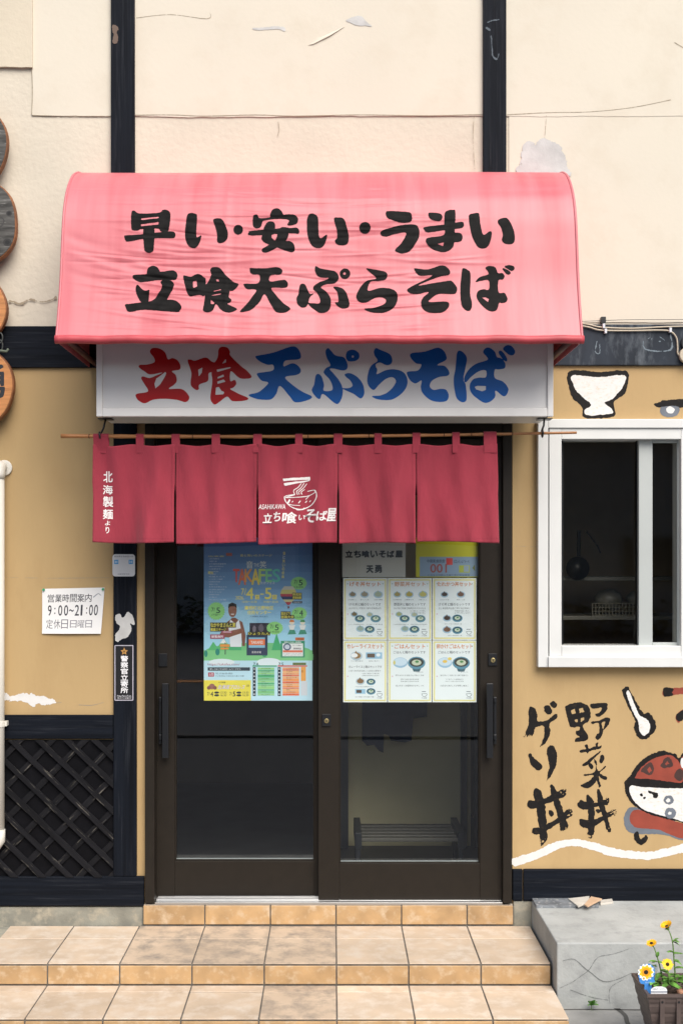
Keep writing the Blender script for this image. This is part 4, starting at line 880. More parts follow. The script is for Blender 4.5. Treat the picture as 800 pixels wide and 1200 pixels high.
        p.rect(x + 39.6, y + 59.6, x + 44.4, y + 60.3, '5a6468'); p.shape('6a7478', strokes=[[(x + 39.5, y + 62.5, .25), (x + 41, y + 65.5, .25), (x + 44, y + 65.5, .25), (x + 45.5, y + 62.5, .25), (x + 39.5, y + 62.5, .2)]], res=.25)
        T('そば屋', 39.4, 66.6, 45.4, 68.2, '5a6468'); p.ell(x + 5.2, y + 6.6, .7, .7, '9ab0a0', 6); p.ell(x + 46.2, y + 6.6, .7, .7, '9ab0a0', 6); p.ell(x + 5.3, y + 42, .8, .8, 'd8b0c0', 6)
    return draw
mlab = ['yellow-edged menu sheet with orange title げそ丼セット, top left of six on the right door', 'yellow-edged menu sheet with orange title 野菜丼セット, top middle of six on the right door', 'yellow-edged menu sheet with orange title たれかつ丼セット, top right of six on the right door',
        'yellow-edged menu sheet with orange title カレーライスセット and curry plates, bottom left of six', 'yellow-edged menu sheet with orange title ごはんセット over a plain rice bowl, bottom middle of six', 'yellow-edged menu sheet with orange title 卵かけごはんセット and an egg on rice, bottom right of six']
for (t, ci, ri), lab in zip(LABEL_MENU, mlab): poster('menu_sheet', lab, 'menu', RY, menu(t, ci, ri), 'menu sheets on the right door')
def shopname(p):
    p.rect(401, 632, 475, 676.5, 'bdbcb2')
    for i, ch in enumerate('立ち喰いそば屋'): p.text(ch, 404.8 + i * 9.75, 645.5, 404.8 + i * 9.75 + 8, 653, '2c3134', .085)
    p.text('天', 429.3, 663, 437, 671, '2c3134', .09); p.text('勇', 439, 662.5, 447, 671, '2c3134', .07)
poster('shop_name_sheet', 'plain grey sheet with the black shop name above the menus', 'notice', RY + .002, shopname)
def ticket(p):
    p.rect(487, 630, 560, 676.5, 'c7c420'); p.rect(491.5, 652.5, 560, 675.5, '8fa6bd'); p.rect(522.5, 654, 530, 662, 'd8483f'); p.text('トイレ入口', 532, 656, 549, 660, '4a5c70', .02, flip=True); p.text('使用後清掃中', 500, 655.5, 521, 659.5, '4a5c70', .02, flip=True)
    p.text('100', 504, 661, 523, 671, 'a8564c', .03, flip=True); p.rect(537.5, 662.5, 550, 671, 'b7c24a'); p.rect(543, 663, 549, 670, '9fb2c2'); p.text(filler(16), 501, 672.8, 550, 675, '4a5c70'); p.poly(pts('556,661.5 556,669.5 553,665.5'), '7d8442')
poster('yellow_flyer', 'yellow flyer with a pale blue ticket, seen from behind through the right door', 'flyer', RY + .012, ticket)

# opening-hours notice pinned to the ochre wall, edges lifting a little
def hours_map(x, y, o):
    u = (x - 50) / 73; v = (y - 689) / 54
    bow = .007 * math.sin(u * 3.1) * v + .004 * (v ** 3) + .004 * max(0, u - .75) * 4 * v
    X = 50 + u * (73 - 4 * v); return (PX(X), -.0025 - bow - o, PZ(690 + v * 52.5 - 1.5 * u * (1 - v)))
p = Print(0, .00015, hours_map)
n = 14; g = [(50 + 73 * i / n, 689 + 54 * j / n) for j in range(n + 1) for i in range(n + 1)]
p.put(g, [[j * (n + 1) + i, j * (n + 1) + i + 1, (j + 1) * (n + 1) + i + 1, (j + 1) * (n + 1) + i] for j in range(n) for i in range(n)], material('white_paper', (.80, .795, .78), .6))
for i, ch in enumerate('営業時間案内'): p.text(ch, 56.5 + i * 8.85, 696, 56.5 + i * 8.85 + 7.8, 705.5, '34343c', .008)
for ch, a, b in zip('9:00~21:00', (57, 64.8, 69.5, 76.5, 82.5, 89.5, 96.5, 103, 106.5, 112.5), (61.3, 66, 74.3, 81.3, 88, 94.5, 98.5, 104.2, 111, 117)):
    p.text(ch, a, 709 if ch not in ':~' else (712 if ch == ':' else 714), b, 721.5 if ch not in ':~' else (719.5 if ch == ':' else 717), '34343c', .012)
for i, ch in enumerate('定休日'): p.text(ch, 55 + i * 9.3, 726, 55 + i * 9.3 + 8.3, 737, '6a6a70', -.004)
for i, ch in enumerate('日曜日'): p.text(ch, 84.5 + i * 9.3, 727, 84.5 + i * 9.3 + 8.0, 736, '76767c', -.004)
p.shape('9aa0a4', strokes=[[(111, 700, .7), (116, 696, .5), (119, 698, .4)]], res=.4, rough=.4)
o = tag(p.build('hours_notice'), 'white paper opening hours notice 9:00~21:00 pinned on the ochre wall', 'notice')
for x, y in ((51.5, 691), (121, 690.5)): c = P(x, y, -.006); MB().tube([(c[0], -.004, c[2]), (c[0], -.011, c[2])], .0055, 10).build('pin', flat('2f9a6a'), o)

# post stickers
def rrect(x0, y0, x1, y1, r, n=4):
    o = []
    for cx, cy, a in ((x1 - r, y0 + r, -90), (x1 - r, y1 - r, 0), (x0 + r, y1 - r, 90), (x0 + r, y0 + r, 180)):
        o += [(cx + r * math.cos(R(a + 90 * i / n)), cy + r * math.sin(R(a + 90 * i / n))) for i in range(n + 1)]
    return o
p = Print(-.0190)
p.poly(rrect(132, 649.5, 158.5, 675.5, 3.5), 'd9dbdb'); p.text('食品衛生協会加入店', 134, 651, 156.5, 653, '50565a'); p.rect(134, 656, 139, 661, '3f9ad0'); p.rect(151, 656, 156, 661, '3f9ad0')
for a in (134, 151): p.rect(a + 1.2, 657, a + 1.7, 660, 'dfeaf2'); p.rect(a + 3.3, 657, a + 3.8, 660, 'dfeaf2'); p.rect(a + 1.7, 658.3, a + 3.3, 658.8, 'dfeaf2')
p.text('加盟登録済証', 138, 672, 152, 673.4, '6a7074')
tag(p.build('white_sticker'), 'white rounded sticker with two small blue squares at the top of the post', 'sticker')
p = Print(-.0190)
p.poly(rrect(134.5, 756, 156.5, 821, 1), 'b8b4c0'); p.rect(135.5, 757, 155.5, 820, '121216')
p.poly([(145.8 + (4.6 if i % 2 == 0 else 2.2) * math.sin(i * math.pi / 5), 763.5 - (4.6 if i % 2 == 0 else 2.2) * math.cos(i * math.pi / 5)) for i in range(10)], 'b98a4a'); p.ell(145.8, 763.5, 1.3, 1.3, '7a5a2c')
for i, ch in enumerate('警察官立寄所'): p.text(ch, 141.8, 768.5 + i * 7.4, 150.2, 768.5 + i * 7.4 + 6.6, 'e8e8ea', .035)
p.text('Police Patrol Point', 137.5, 814.5, 154, 816.6, 'd0d0d4'); p.text('見守り活動中', 137.5, 817.2, 154, 819, 'd0d0d4')
tag(p.build('police_sticker'), 'tall black police patrol sticker with a gold star on the post', 'sticker')

# ------------------------------------------------------------------ lattice, drain pipe, wooden discs
def clip(poly, x0, x1, z0, z1):
    for ax, lim, sg in ((0, x0, 1), (0, x1, -1), (1, z0, 1), (1, z1, -1)):
        out = []
        for i in range(len(poly)):
            a, b = poly[i], poly[(i + 1) % len(poly)]; ia, ib = (a[ax] - lim) * sg >= 0, (b[ax] - lim) * sg >= 0
            if ia: out.append(a)
            if ia != ib: t = (lim - a[ax]) / (b[ax] - a[ax]); out.append((a[0] + (b[0] - a[0]) * t, a[1] + (b[1] - a[1]) * t))
        poly = out
        if not poly: return []
    return poly
LT = thing('lattice_panel', 'black diagonal timber lattice with worn edges between the plinth beams', 'lattice', (-1.5, 0, .37))
lx0, lx1, lz0, lz1 = -2.6, PX(133, -.018) - .0003, PZ(1027) + .001, PZ(866.5) - .001
MB().box(lx0, lx1, -.0035, .0, lz0, lz1).build('backing', material('black_backing_board', (.005, .005, .0065), .8, .3, 12, spec=.1, col2=(.2, .21, .19), thr=(.735, .75)), LT)
for sgn, y0, y1, base, sp in ((1, -.0125, -.0045, -1.08, .1495), (-1, -.0225, -.0135, -1.137, .128)):
    mb = MB()
    for i in range(-16, 12):
        xb = base + sp * i; hw = .0185 + random.uniform(-.0015, .0015); sl = .96 if sgn < 0 else 1.0; L = lz1 - lz0 + .1
        pl = []
        N = 14
        for k in range(N + 1): pl.append((k / N, 1))
        a = []; bb = []
        for k in range(N + 1):
            t = k / N; z = lz1 + .05 - L * t; x = xb + sgn * -1 * (L * t) / sl if sgn > 0 else xb + (L * t) / sl
            j = random.uniform(-.0018, .0018); a.append((x - hw + j, z)); bb.append((x + hw + j + random.uniform(-.001, .001), z))
        q = clip(a + bb[::-1], lx0, lx1, lz0, lz1)
        if len(q) > 2: mb.prism(q, y0, y1)
    mb.build('slat_layer', M_SLAT[-45 if sgn < 0 else 45], LT, bevel=.0012)
DP = thing('drain_pipe', 'ivory plastic drain pipe running down the ochre wall', 'pipe', (PX(0), -.05, .5))
cx = PX(-1.2, -.05); mb = MB()
mb.tube([(cx, -.05, PZ(560)), (cx, -.05, PZ(977))], .026, 16)
mb.tube([(cx, -.001, PZ(547, -.05)), (cx, -.022, PZ(546.5, -.05)), (cx, -.042, PZ(549, -.05)), (cx, -.05, PZ(556, -.05)), (cx, -.05, PZ(561, -.05))], .029, 16)
mb.tube([(cx, -.05, PZ(972, -.05)), (cx, -.05, PZ(985, -.05)), (cx - .012, -.05, PZ(990, -.05)), (cx - .10, -.05, PZ(999, -.05)), (cx - .20, -.05, PZ(1010, -.05))], .0295, 16)
mb.build('pipe', M_PIPE, DP, smooth=True)
mb = MB(); mb.tube([(cx + .014, -.001, PZ(548, -.02)), (cx + .014, -.012, PZ(548, -.02))], .036, 24); mb.build('wall_flange', M_PIPE, DP, bevel=.003)
mb = MB(); mb.tube([(cx, -.05, PZ(845, -.05)), (cx, -.05, PZ(851.5, -.05))], .030, 16); mb.box(cx - .005, cx + .038, -.054, -.046, PZ(851, -.05), PZ(845.5, -.05)); mb.box(cx + .018, cx + .036, -.046, -.0165, PZ(851, -.05), PZ(845.5, -.05)); mb.build('bracket', M_PIPE, DP, bevel=.001)

M_GREYWOOD = material('weathered_grey_wood', (.085, .083, .078), .75, .5, 9, .5, 30, spec=.2, stretch=(1, 1, 6), col2=(.22, .217, .205), thr=(.55, .7))
M_ORWOOD = material('varnished_orange_wood', (.50, .215, .072), .45, .22, 8, .3, 30, stretch=(.6, 1, 9), col2=(.36, .13, .042), thr=(.55, .72))
M_BARK = material('bark_edge', (.22, .085, .03), .7, .4, 20, .6, 40)
DY = -.075
def disc(cy, rx, ry, cxp, face, label, seed, letters=None, power=2.0):
    t = thing('wooden_disc', label, 'wooden sign', P(cxp, cy, DY), 'wooden disc signs hanging at the left edge')
    r = np.random.RandomState(seed); n = 48; ph = r.uniform(0, 6.28, 4); ring = []
    for i in range(n):
        a = 6.2832 * i / n; k = 1 + .02 * math.sin(2 * a + ph[0]) + .015 * math.sin(3 * a + ph[1]) + .012 * math.sin(5 * a + ph[2])
        c_, s2 = math.cos(a), math.sin(a); e = 2 / power
        ring.append((PX(cxp, DY) + rx / S(DY) * k * math.copysign(abs(c_) ** e, c_), PZ(cy, DY) + ry / S(DY) * k * math.copysign(abs(s2) ** e, s2)))
    m = MB(); m.prism(ring, DY, DY + .035); m.build('bark_rim', M_BARK, t, bevel=.004)
    cx_, cz_ = PX(cxp, DY), PZ(cy, DY)
    m = MB(); m.prism([(cx_ + (x - cx_) * .972, cz_ + (z - cz_) * .972) for x, z in ring], DY - .003, DY + .001); m.build('sawn_face', face, t, bevel=.001)
    if letters:
        p = Print(DY - .0032, .0002); letters(p); p.build('carving', t)
def knots(p):
    for x, y, r_ in ((11, 250, 3.4), (9, 284, 5), (-20, 262, 6)):
        p.ell(x, y, r_, r_ * .9, '2c2a28'); p.ell(x, y, r_ * .55, r_ * .5, '141312')
    p.shape('3a3836', strokes=[[(-4, 256, .7), (2, 255, .7), (5, 259, .8), (2, 265, .8), (-4, 267, .7)]], res=.4)
def yuu(p): p.text('勇', -28, 428, 5.5, 466, '23262c', .03)
disc(167, 50, 52, -40.5, M_GREYWOOD, 'grey weathered wooden disc, topmost of the hanging stack', 1)
disc(260, 57, 52, -38, M_GREYWOOD, 'grey weathered wooden disc with dark knots, second from the top', 2, knots, 2.5)
disc(360, 49, 46, -40, M_ORWOOD, 'orange varnished wooden disc without visible lettering, third from the top', 3)
disc(453, 53, 51, -36, M_ORWOOD, 'orange varnished wooden disc with a black carved character, lowest of the stack', 4, yuu)
CH = thing('sign_chain', 'dark chain link and cord between the lower wooden discs', 'chain', P(-2, 402, DY))
m = MB()
for cy, ry in ((396, 6), (405, 6.5)): m.tube([P(0.5 + 3.0 * math.cos(a), cy + ry * math.sin(a), DY + .012 + .004 * (cy > 400)) for a in np.linspace(0, 6.2832, 15)], .0035, 6, cap=False)
m.build('link', flat('3d403e', .5), CH, smooth=True)
m = MB(); m.tube([P(-6, 409, DY - .008), P(0, 411, DY - .01), P(8, 412, DY - .006), P(10, 409, DY)], .006, 8); m.build('cord', flat('5d6658', .8), CH, smooth=True)

# ------------------------------------------------------------------ cables on the right beam
def cable(name, lab, pl, r_, m, Y=-.024):
    q = catmull([P(x, y, Y) for x, y in pl], 6, False); b = MB().tube([tuple(v) for v in q], r_ * .8, 8); o = b.build(name, m, smooth=True); return tag(o, lab, 'cable', 'cables along the right beam')
cable('cable', 'upper beige cable running straight along the top of the right beam', [(676, 378), (690, 380.5), (705, 383.5), (740, 384.8), (790, 382.6), (860, 382)], .0042, M_CABLE)
cable('cable', 'lower beige cable bending down to the round beige socket', [(676, 381), (690, 383.5), (704, 387), (740, 387.5), (775, 387), (786, 389), (792, 396), (793.3, 407), (793.5, 414), (798, 418.5), (806, 421)], .0045, M_CABLE, -.026)
cable('cable', 'thin dark wire strung above the beige cables', [(676, 376.8), (707, 375.6), (740, 374.6), (800, 374.4), (880, 374)], .0016, M_BLACK, -.014)
for (x0, y0, x1, y1), lab in (((704, 371, 709.5, 378.5), 'small black cable clip above the beam, beside the awning'),):
    tag(MB().pbox(x0, y0, x1, y1, -.02, .0).build('cable_clip', M_BLACK, bevel=.001), lab, 'clip')
for (x, y), lab in (((707.2, 381.6), 'white cable clip on the upper beige cable under the black clip'), ((709.4, 387.6), 'white cable clip on both beige cables nearest the awning'), ((785.3, 386.4), 'white cable clip at the bend of the lower beige cable')):
    b = MB(); b.pbox(x - 1.4, y - 2.6, x + 1.4, y + 2.8, -.0345, -.017); tag(b.build('cable_clip', flat('cdd2d8'), bevel=.001), lab, 'clip', 'white cable clips')
SO = thing('wall_socket', 'round beige cable socket at the right end of the beam', 'socket', P(803, 413, -.02))
m = MB(); c = P(805, 416, -.04); m.tube([(c[0], -.04, c[2]), (c[0], -.0175, c[2])], .036, 24); m.build('cover', M_CABLE, SO, bevel=.004)
m = MB(); c = P(808, 402, -.03); m.tube([(c[0], -.03, c[2]), (c[0], -.0175, c[2])], .042, 24); m.build('dark_cap', M_BLACK, SO, bevel=.004)

# ------------------------------------------------------------------ tiled steps
ST = thing('tiled_steps', 'terracotta tiled steps leading up to the sliding doors', 'steps', (0, -.4, 0))
SX0, SX1 = -1.472, .912; LX0 = -2.6
core = MB(); core.box(SX0 + .003, SX1 - .004, -.508, -.0125, 0, .150); core.box(LX0, SX1 - .004, -.855, -.509, 0, .060); core.box(PX(169), DX1, -.0265, -.0005, .15, .2465)
core.build('grout_bed', M_GROUT, ST)
G_ = .0055
JX = [.0215 + .3 * k for k in range(-9, 4)]
def cols(x0, x1):
    e = [x0] + [j for j in JX if x0 + .02 < j < x1 - .02] + [x1]; return list(zip(e, e[1:]))
def tiles(name, spec, dirty=None):
    m = MB()
    for (a, b, c, d, e, f) in spec:
        cx_ = (a + b) / 2; mi = 1 if dirty and dirty[0] < cx_ < dirty[1] else 0
        j = random.uniform(-.0006, .0006); m.box(a + G_ / 2, b - G_ / 2, c + j * 0 + G_ / 2, d - G_ / 2, e, f + j, mi)
    m.build(name, [M_TILER if 'riser' in name else M_TILE, M_TILED], ST, bevel=.0025)
tiles('sill_riser', [(a, b, -.0335 - G_ / 2, -.0265 + G_ / 2, .163, .2495 - .001) for a, b in cols(PX(169), DX1)])
tiles('sill_edge', [(a, b, -.0255, -.0015, .2466, .2497) for a, b in cols(PX(169), DX1)])
tiles('upper_tread', [(a, b, -.513, -.203, .1502, .155) for a, b in cols(SX0, SX1)] + [(a, b, -.203, -.0275, .1502, .155) for a, b in cols(SX0, SX1)], (-.9, .1))
tiles('upper_riser', [(a, b, -.5135 - G_ / 2, -.508 + G_ / 2, .068, .1445) for a, b in cols(SX0, SX1)])
tiles('lower_tread', [(a, b, -.862, -.588, .0602, .065) for a, b in cols(LX0, SX1 + .004)] + [(a, b, -.588, -.5155, .0602, .065) for a, b in cols(LX0, SX1 + .004)], (-.3, .1))
tiles('lower_riser', [(a, b, -.863 - G_ / 2, -.855 + G_ / 2, .002, .0555) for a, b in cols(LX0, SX1 + .004)])
tag(MB().box(-3.2, SX0 - .002, -.508, -.0125, 0, .147).build('concrete_apron', M_CONC2, bevel=.005), kind='structure')

M_CCRACK = material('concrete_crack', (.19, .20, .195), .95)
# concrete block at the right
CB = thing('concrete_block', 'grey concrete step block with a cracked rough front beside the tiled steps', 'concrete block', (1.6, -.3, 0))
mb = MB(); nx, nz = 60, 10
mb.prism([(.920, -.01), (2.7, -.01), (2.7, .268), (.920, .268)], -.596, -.0175)
mb.build('block', M_CONC, CB, bevel=.006, seg=3)
pr = Print(-.5972, .0002)
for st in ([(659, 1126, .6), (672, 1124, .7), (684, 1134, .8), (692, 1140, .6), (706, 1150, .9), (722, 1148, .6), (740, 1140, .5)], [(655, 1158, .5), (668, 1152, .6), (680, 1144, .6), (690, 1136, .6), (700, 1122, .5), (718, 1118, .5), (736, 1112, .4)], [(714, 1176, .6), (713, 1166, .7), (716, 1156, .5), (730, 1148, .5)], [(668, 1160, .4), (690, 1168, .5), (712, 1172, .4)]):
    pr = Print(-.5972); pr.shape(M_CCRACK, strokes=[[(x, y, r_ * .55) for x, y, r_ in st]], res=.35, rough=.35, seed=int(st[0][1])); pr.build('crack', CB)

# loose tile offcuts on the block
M_SLATE = material('grey_slate_tile', (.17, .185, .20), .6, .35, 26, .5, 60, col2=(.45, .45, .44), thr=(.55, .68))
M_SHARD = material('pale_tile_offcut', (.55, .52, .46), .6, .12, 20, .3, 60); M_SHARDT = material('tan_tile_offcut', (.58, .40, .26), .5, .08, 20)
def slab(pl, z, th_, tilt=0):
    m = MB(); v = [(x, y, z + tilt * (x - pl[0][0])) for x, y in pl]; n = len(v)
    m.add(v + [(x, y, q + th_) for x, y, q in v], [list(range(n - 1, -1, -1)), list(range(n, 2 * n))] + [(i, (i + 1) % n, (i + 1) % n + n, i + n) for i in range(n)]); return m
def gp(px, py, z): d = FPX * (EYE - z) / (py - 660); return ((px - 388) * d / FPX, d - DIST)
tag(slab([gp(623, 1055, .269), gp(702, 1055, .269), gp(701, 1064, .269), gp(628, 1064, .269)], .2685, .011).build('slate_tile', M_SLATE, bevel=.001), 'long grey slate tile lying on the concrete block by the wall', 'tile')
tag(slab([gp(665, 1054.5, .278), gp(690, 1053, .278), gp(689, 1060, .278), gp(677, 1064, .278)], .278, .007, .05).build('tile_offcut', M_SHARD, bevel=.001), 'pale pointed tile offcut lying on the slate tile', 'tile')
tag(slab([gp(684, 1061, .288), gp(692, 1052, .288), gp(705, 1055, .288), gp(688, 1063.5, .288)], .287, .006, .03).build('tile_offcut', M_SHARDT, bevel=.001), 'tan triangular tile offcut on top of the pale offcut', 'tile')
tag(slab([gp(702.5, 1056.5, .2695), gp(716.5, 1055, .2695), gp(718, 1059, .2695), gp(703, 1061, .2695)], .2685, .009).build('tile_offcut', M_SHARD, bevel=.001), 'small pale tile offcut on the bare concrete right of the slate tile', 'tile')

# ------------------------------------------------------------------ planter and flowers
PLT = thing('planter_box', 'dark brown ribbed plastic planter in front of the concrete block', 'planter', (1.4, -1.0, 0))
M_PLAST = material('brown_planter_plastic', (.085, .062, .055), .5, .15, 20, .2, 80)
qx0, qx1, qy0, qy1, qz = 1.150, 1.72, -1.10, -.885, .25
m = MB(); rows = 26; ringv = []
for i in range(rows + 1):
    t = i / rows; z = qz * t; inset = .055 * (1 - t) ** 1.2 + (.0022 if i % 4 == 2 else 0) - (.004 if i >= rows - 1 else 0)
    ringv.append([(qx0 + inset, qy0 + inset, z), (qx1 - inset, qy0 + inset, z), (qx1 - inset, qy1 - inset, z), (qx0 + inset, qy1 - inset, z)])
th2 = .008
for i in range(rows, int(rows * .55), -3):
    t = i / rows; z = qz * t; ins = .055 * (1 - t) ** 1.2 + th2; ringv.append([(qx0 + ins, qy0 + ins, z), (qx1 - ins, qy0 + ins, z), (qx1 - ins, qy1 - ins, z), (qx0 + ins, qy1 - ins, z)])
for r4 in ringv: m.v += r4
m.f = [[i * 4 + k, i * 4 + (k + 1) % 4, (i + 1) * 4 + (k + 1) % 4, (i + 1) * 4 + k] for i in range(len(ringv) - 1) for k in range(4)] + [[3, 2, 1, 0]]; m.m = [0] * len(m.f)
for x in (1.203, 1.263, 1.43, 1.49, 1.55): m.box(x - .008, x + .008, qy0 + .001, qy0 + .02, .10, .236)
m.build('box', M_PLAST, PLT)
for x in (1.203, 1.263, 1.43, 1.49, 1.55): MB().tube([(x, qy0 - .0005, .222), (x, qy0 + .0005, .222)], .0042, 10).build('drain_hole', M_BLACK, PLT)
m = MB(); n1, n2 = 40, 14
for j in range(n2 + 1):
    for i in range(n1 + 1): m.v.append((qx0 + .018 + (qx1 - qx0 - .036) * i / n1, qy0 + .018 + (qy1 - qy0 - .036) * j / n2, .208 + random.uniform(-.005, .007)))
m.f = [[j * (n1 + 1) + i, j * (n1 + 1) + i + 1, (j + 1) * (n1 + 1) + i + 1, (j + 1) * (n1 + 1) + i] for j in range(n2) for i in range(n1)]; m.m = [0] * len(m.f)
m.build('soil', material('dark_soil', (.045, .028, .018), .95, .5, 60, .8, 120), PLT)
for px, py, r_, lab in ((796.5, 1153.5, .014, 'pale terracotta'), (801, 1160, .011, 'smaller tan')):
    d = 4.2; x, z = (px - 388) * d / FPX, .214 + r_ * .5
    bm = bmesh.new(); bmesh.ops.create_icosphere(bm, subdivisions=2, radius=r_)
    for v in bm.verts: v.co *= 1 + random.uniform(-.12, .12)
    me = bpy.data.meshes.new('pebble'); bm.to_mesh(me); bm.free(); me.materials.append(flat('b08268', .9)); me.polygons.foreach_set('use_smooth', [True] * len(me.polygons))
    o = bpy.data.objects.new('pebble', me); o.location = (x, d - DIST, z); C.objects.link(o); tag(o, lab + ' pebble on the soil at the right of the planter', 'pebble')

M_STEM = material('green_stem', (.12, .22, .05), .5, .2, 40); M_LEAF = material('fresh_leaf', (.11, .27, .045), .5, .3, 40, island=.25, bump=.3, bscale=120)
M_PETAL = material('yellow_petal', (.86, .58, .012), .5, .12, 60, island=.08); M_PET2 = material('golden_petal', (.86, .46, .010), .5, .1, 60, island=.08)
M_EYE = material('dark_flower_centre', (.028, .014, .008), .8, .4, 200, .6, 300)
def leaf(m, base, dirv, L, W, droop=.3, mi=0):
    d = Vector(dirv).normalized(); side = d.cross(Vector((0, 0, 1))); side = side.normalized() if side.length > .01 else Vector((1, 0, 0)); up = side.cross(d)
    vs_ = []; n = 6
    for i in range(n + 1):
        t = i / n; w_ = W * math.sin(math.pi * min(1, t * .93 + .04)) ** .8 * (1 - .25 * t); c = Vector(base) + d * L * t - Vector((0, 0, 1)) * droop * L * t * t
        vs_ += [c - side * w_ + up * w_ * .25, c, c + side * w_ + up * w_ * .25]
    m.add(vs_, [(i * 3 + k, i * 3 + k + 1, i * 3 + k + 4, i * 3 + k + 3) for i in range(n) for k in (0, 1)], mi)
def bloom(t, c, nrm, r_, cup=.2, pm=M_PETAL, n=14):
    nrm = Vector(nrm).normalized(); u = nrm.orthogonal().normalized(); v = nrm.cross(u); c = Vector(c); m = MB()
    for lay, (k, off, rr) in enumerate(((n, 0, 1.0), (n, .5, .86))):
        for i in range(k):
            a = 6.2832 * (i + off) / k + random.uniform(-.08, .08); d = u * math.cos(a) + v * math.sin(a); s = nrm.cross(d); L = r_ * rr * random.uniform(.92, 1.06); w_ = L * .2
            q = []
            for t_, ww in ((.18, .55), (.5, 1.0), (.8, .9), (1.0, .15)):
                o_ = c + d * L * t_ + nrm * (cup * L * t_ * (1.2 - .5 * t_) + .001 * lay + random.uniform(-.0004, .0004)); q += [o_ - s * w_ * ww, o_ + nrm * -.0012, o_ + s * w_ * ww]
            m.add(q, [(j * 3 + e, j * 3 + e + 1, j * 3 + e + 4, j * 3 + e + 3) for j in range(3) for e in (0, 1)])
    m.build('petals', pm, t, smooth=True)
    m = MB(); m.tube([c - nrm * .001, c + nrm * .004, c + nrm * .0075], [r_ * .30, r_ * .30, r_ * .17], 14); m.build('flower_centre', M_EYE, t, smooth=True)
    m = MB(); m.tube([c - nrm * .012, c - nrm * .006, c - nrm * .0015], [r_ * .12, r_ * .30, r_ * .34], 12)
    for i in range(9):
        a = 6.2832 * i / 9; d = u * math.cos(a) + v * math.sin(a); leaf(m, c - nrm * .005 + d * r_ * .2, d + nrm * .15, r_ * .42, r_ * .09, .1)
    m.build('calyx', M_STEM, t)
def fpt(px, py, d): return Vector(((px - 388) * d / FPX, d - DIST, EYE + (660 - py) * d / FPX))
def plant(lab, head, nrm, r_, path, leaves, pm, cup, d=4.2):
    base = fpt(*path[0], d); t = thing('flowering_plant', lab, 'flower', (base.x, base.y, .21), 'yellow flowers in the planter')
    c = fpt(*head, d); pp_ = [tuple(v) for v in catmull([tuple(fpt(x, y, d)) for x, y in path] + [tuple(c - Vector(nrm).normalized() * .011)], 5, False)]
    m = MB(); m.tube(pp_, [.0030 - .0014 * i / len(pp_) for i in range(len(pp_))], 7); m.build('stem', M_STEM, t, smooth=True)
    m = MB()
    for x, y, dx, dz, L in leaves:
        for _k in range(3):
            leaf(m, fpt(x, y, d), (dx + random.uniform(-.3, .3), random.uniform(-.8, .5), dz + random.uniform(-.2, .3)), L * random.uniform(.95, 1.45), L * .42, random.uniform(.1, .6))
    m.build('foliage', M_LEAF, t, smooth=True)
    bloom(t, c, nrm, r_, cup, pm)
plant('tallest yellow flower, seen from the side with its green calyx showing', (781, 1086.5), (-.35, -.12, .75), .024, [(791, 1152), (789.5, 1130), (787.5, 1105), (784.5, 1094)],
      [(788, 1103, 1, .3, .026), (788, 1104, .9, -.1, .022), (788.5, 1117, -.9, .5, .024), (788.5, 1118, .9, .3, .026), (789, 1126, .8, .2, .022), (790, 1135, .9, .2, .03), (790, 1142, -.7, .3, .026), (792, 1153, -.6, .2, .032), (794, 1152, .6, .35, .034), (798, 1154, .5, .3, .03), (789, 1146, .8, .3, .03), (791, 1148, -.9, .1, .03), (791, 1150, .9, .2, .028)], M_PET2, .75)
plant('yellow flower tilted on a short stem, left of the tallest flower', (763, 1106), (-.35, -.28, .85), .0205, [(777, 1153), (773, 1135), (769, 1120), (765.5, 1110)],
      [(769, 1122, .4, .8, .02), (770, 1127, -.9, .2, .024), (770, 1128, .8, .2, .022), (773, 1137, .9, .1, .028), (774, 1141, -.8, .1, .028), (776, 1148, .7, .2, .03), (774, 1152, -.9, .25, .032), (779, 1151, .4, .5, .03), (772, 1144, .6, .4, .026), (769, 1133, -.8, .3, .02), (776, 1150, -.8, .2, .03), (778, 1153, .9, .1, .03)], M_PET2, .3)
plant('yellow flower with a dark centre facing the viewer, lowest in the planter', (781.5, 1130), (-.05, -.9, .42), .0215, [(784, 1154), (783, 1146), (782, 1137)],
      [(783, 1147, -.9, .2, .025), (783, 1149, .9, .3, .025), (785, 1153, .5, .1, .034), (781, 1154, -.6, .2, .03), (788, 1157, .4, .0, .032), (770, 1152, -.7, .1, .026), (764, 1151, -.4, .2, .024), (762, 1146, -.3, .5, .022)], M_PETAL, .12, 4.16)
# plant tags
def tagmap(d): return lambda x, y, o: ((x - 388) * d / FPX, d - DIST - o, EYE + (660 - y) * d / FPX)
p = Print(0, .0002, tagmap(4.15))
p.shape('3f86cf', polys=[pts('748,1140 750,1133 754,1130 760,1129 764,1132 767,1138 766,1146 766,1152 758,1154 750,1152 748,1146')], res=.4, rough=.7); p.rect(754.5, 1150, 763, 1166, '3f86cf')
p.poly([(756.3 + (10.2 if i % 2 == 0 else 8.4) * .98 * math.cos(i * 3.14159 / 13), 1139.2 + (10.2 if i % 2 == 0 else 8.4) * math.sin(i * 3.14159 / 13)) for i in range(26)], 'eef2f4')
p.poly([(756.3 + (8.8 if i % 2 == 0 else 6.6) * math.cos(i * 3.14159 / 9), 1139.2 + (8.8 if i % 2 == 0 else 6.6) * math.sin(i * 3.14159 / 9)) for i in range(18)], 'f0c020'); p.ell(756.3, 1139.2, 5, 5, 'e39a1c'); p.ell(756.3, 1139.2, 2.6, 2.6, '241c1a'); p.ell(753.6, 1146.5, 2.6, 2.4, 'f2f0e6'); p.ell(753.6, 1146.5, 1.3, 1.3, 'c9962c'); p.text('サンフラワー', 755.5, 1150.5, 764.5, 1152.5, 'eaf2f8')
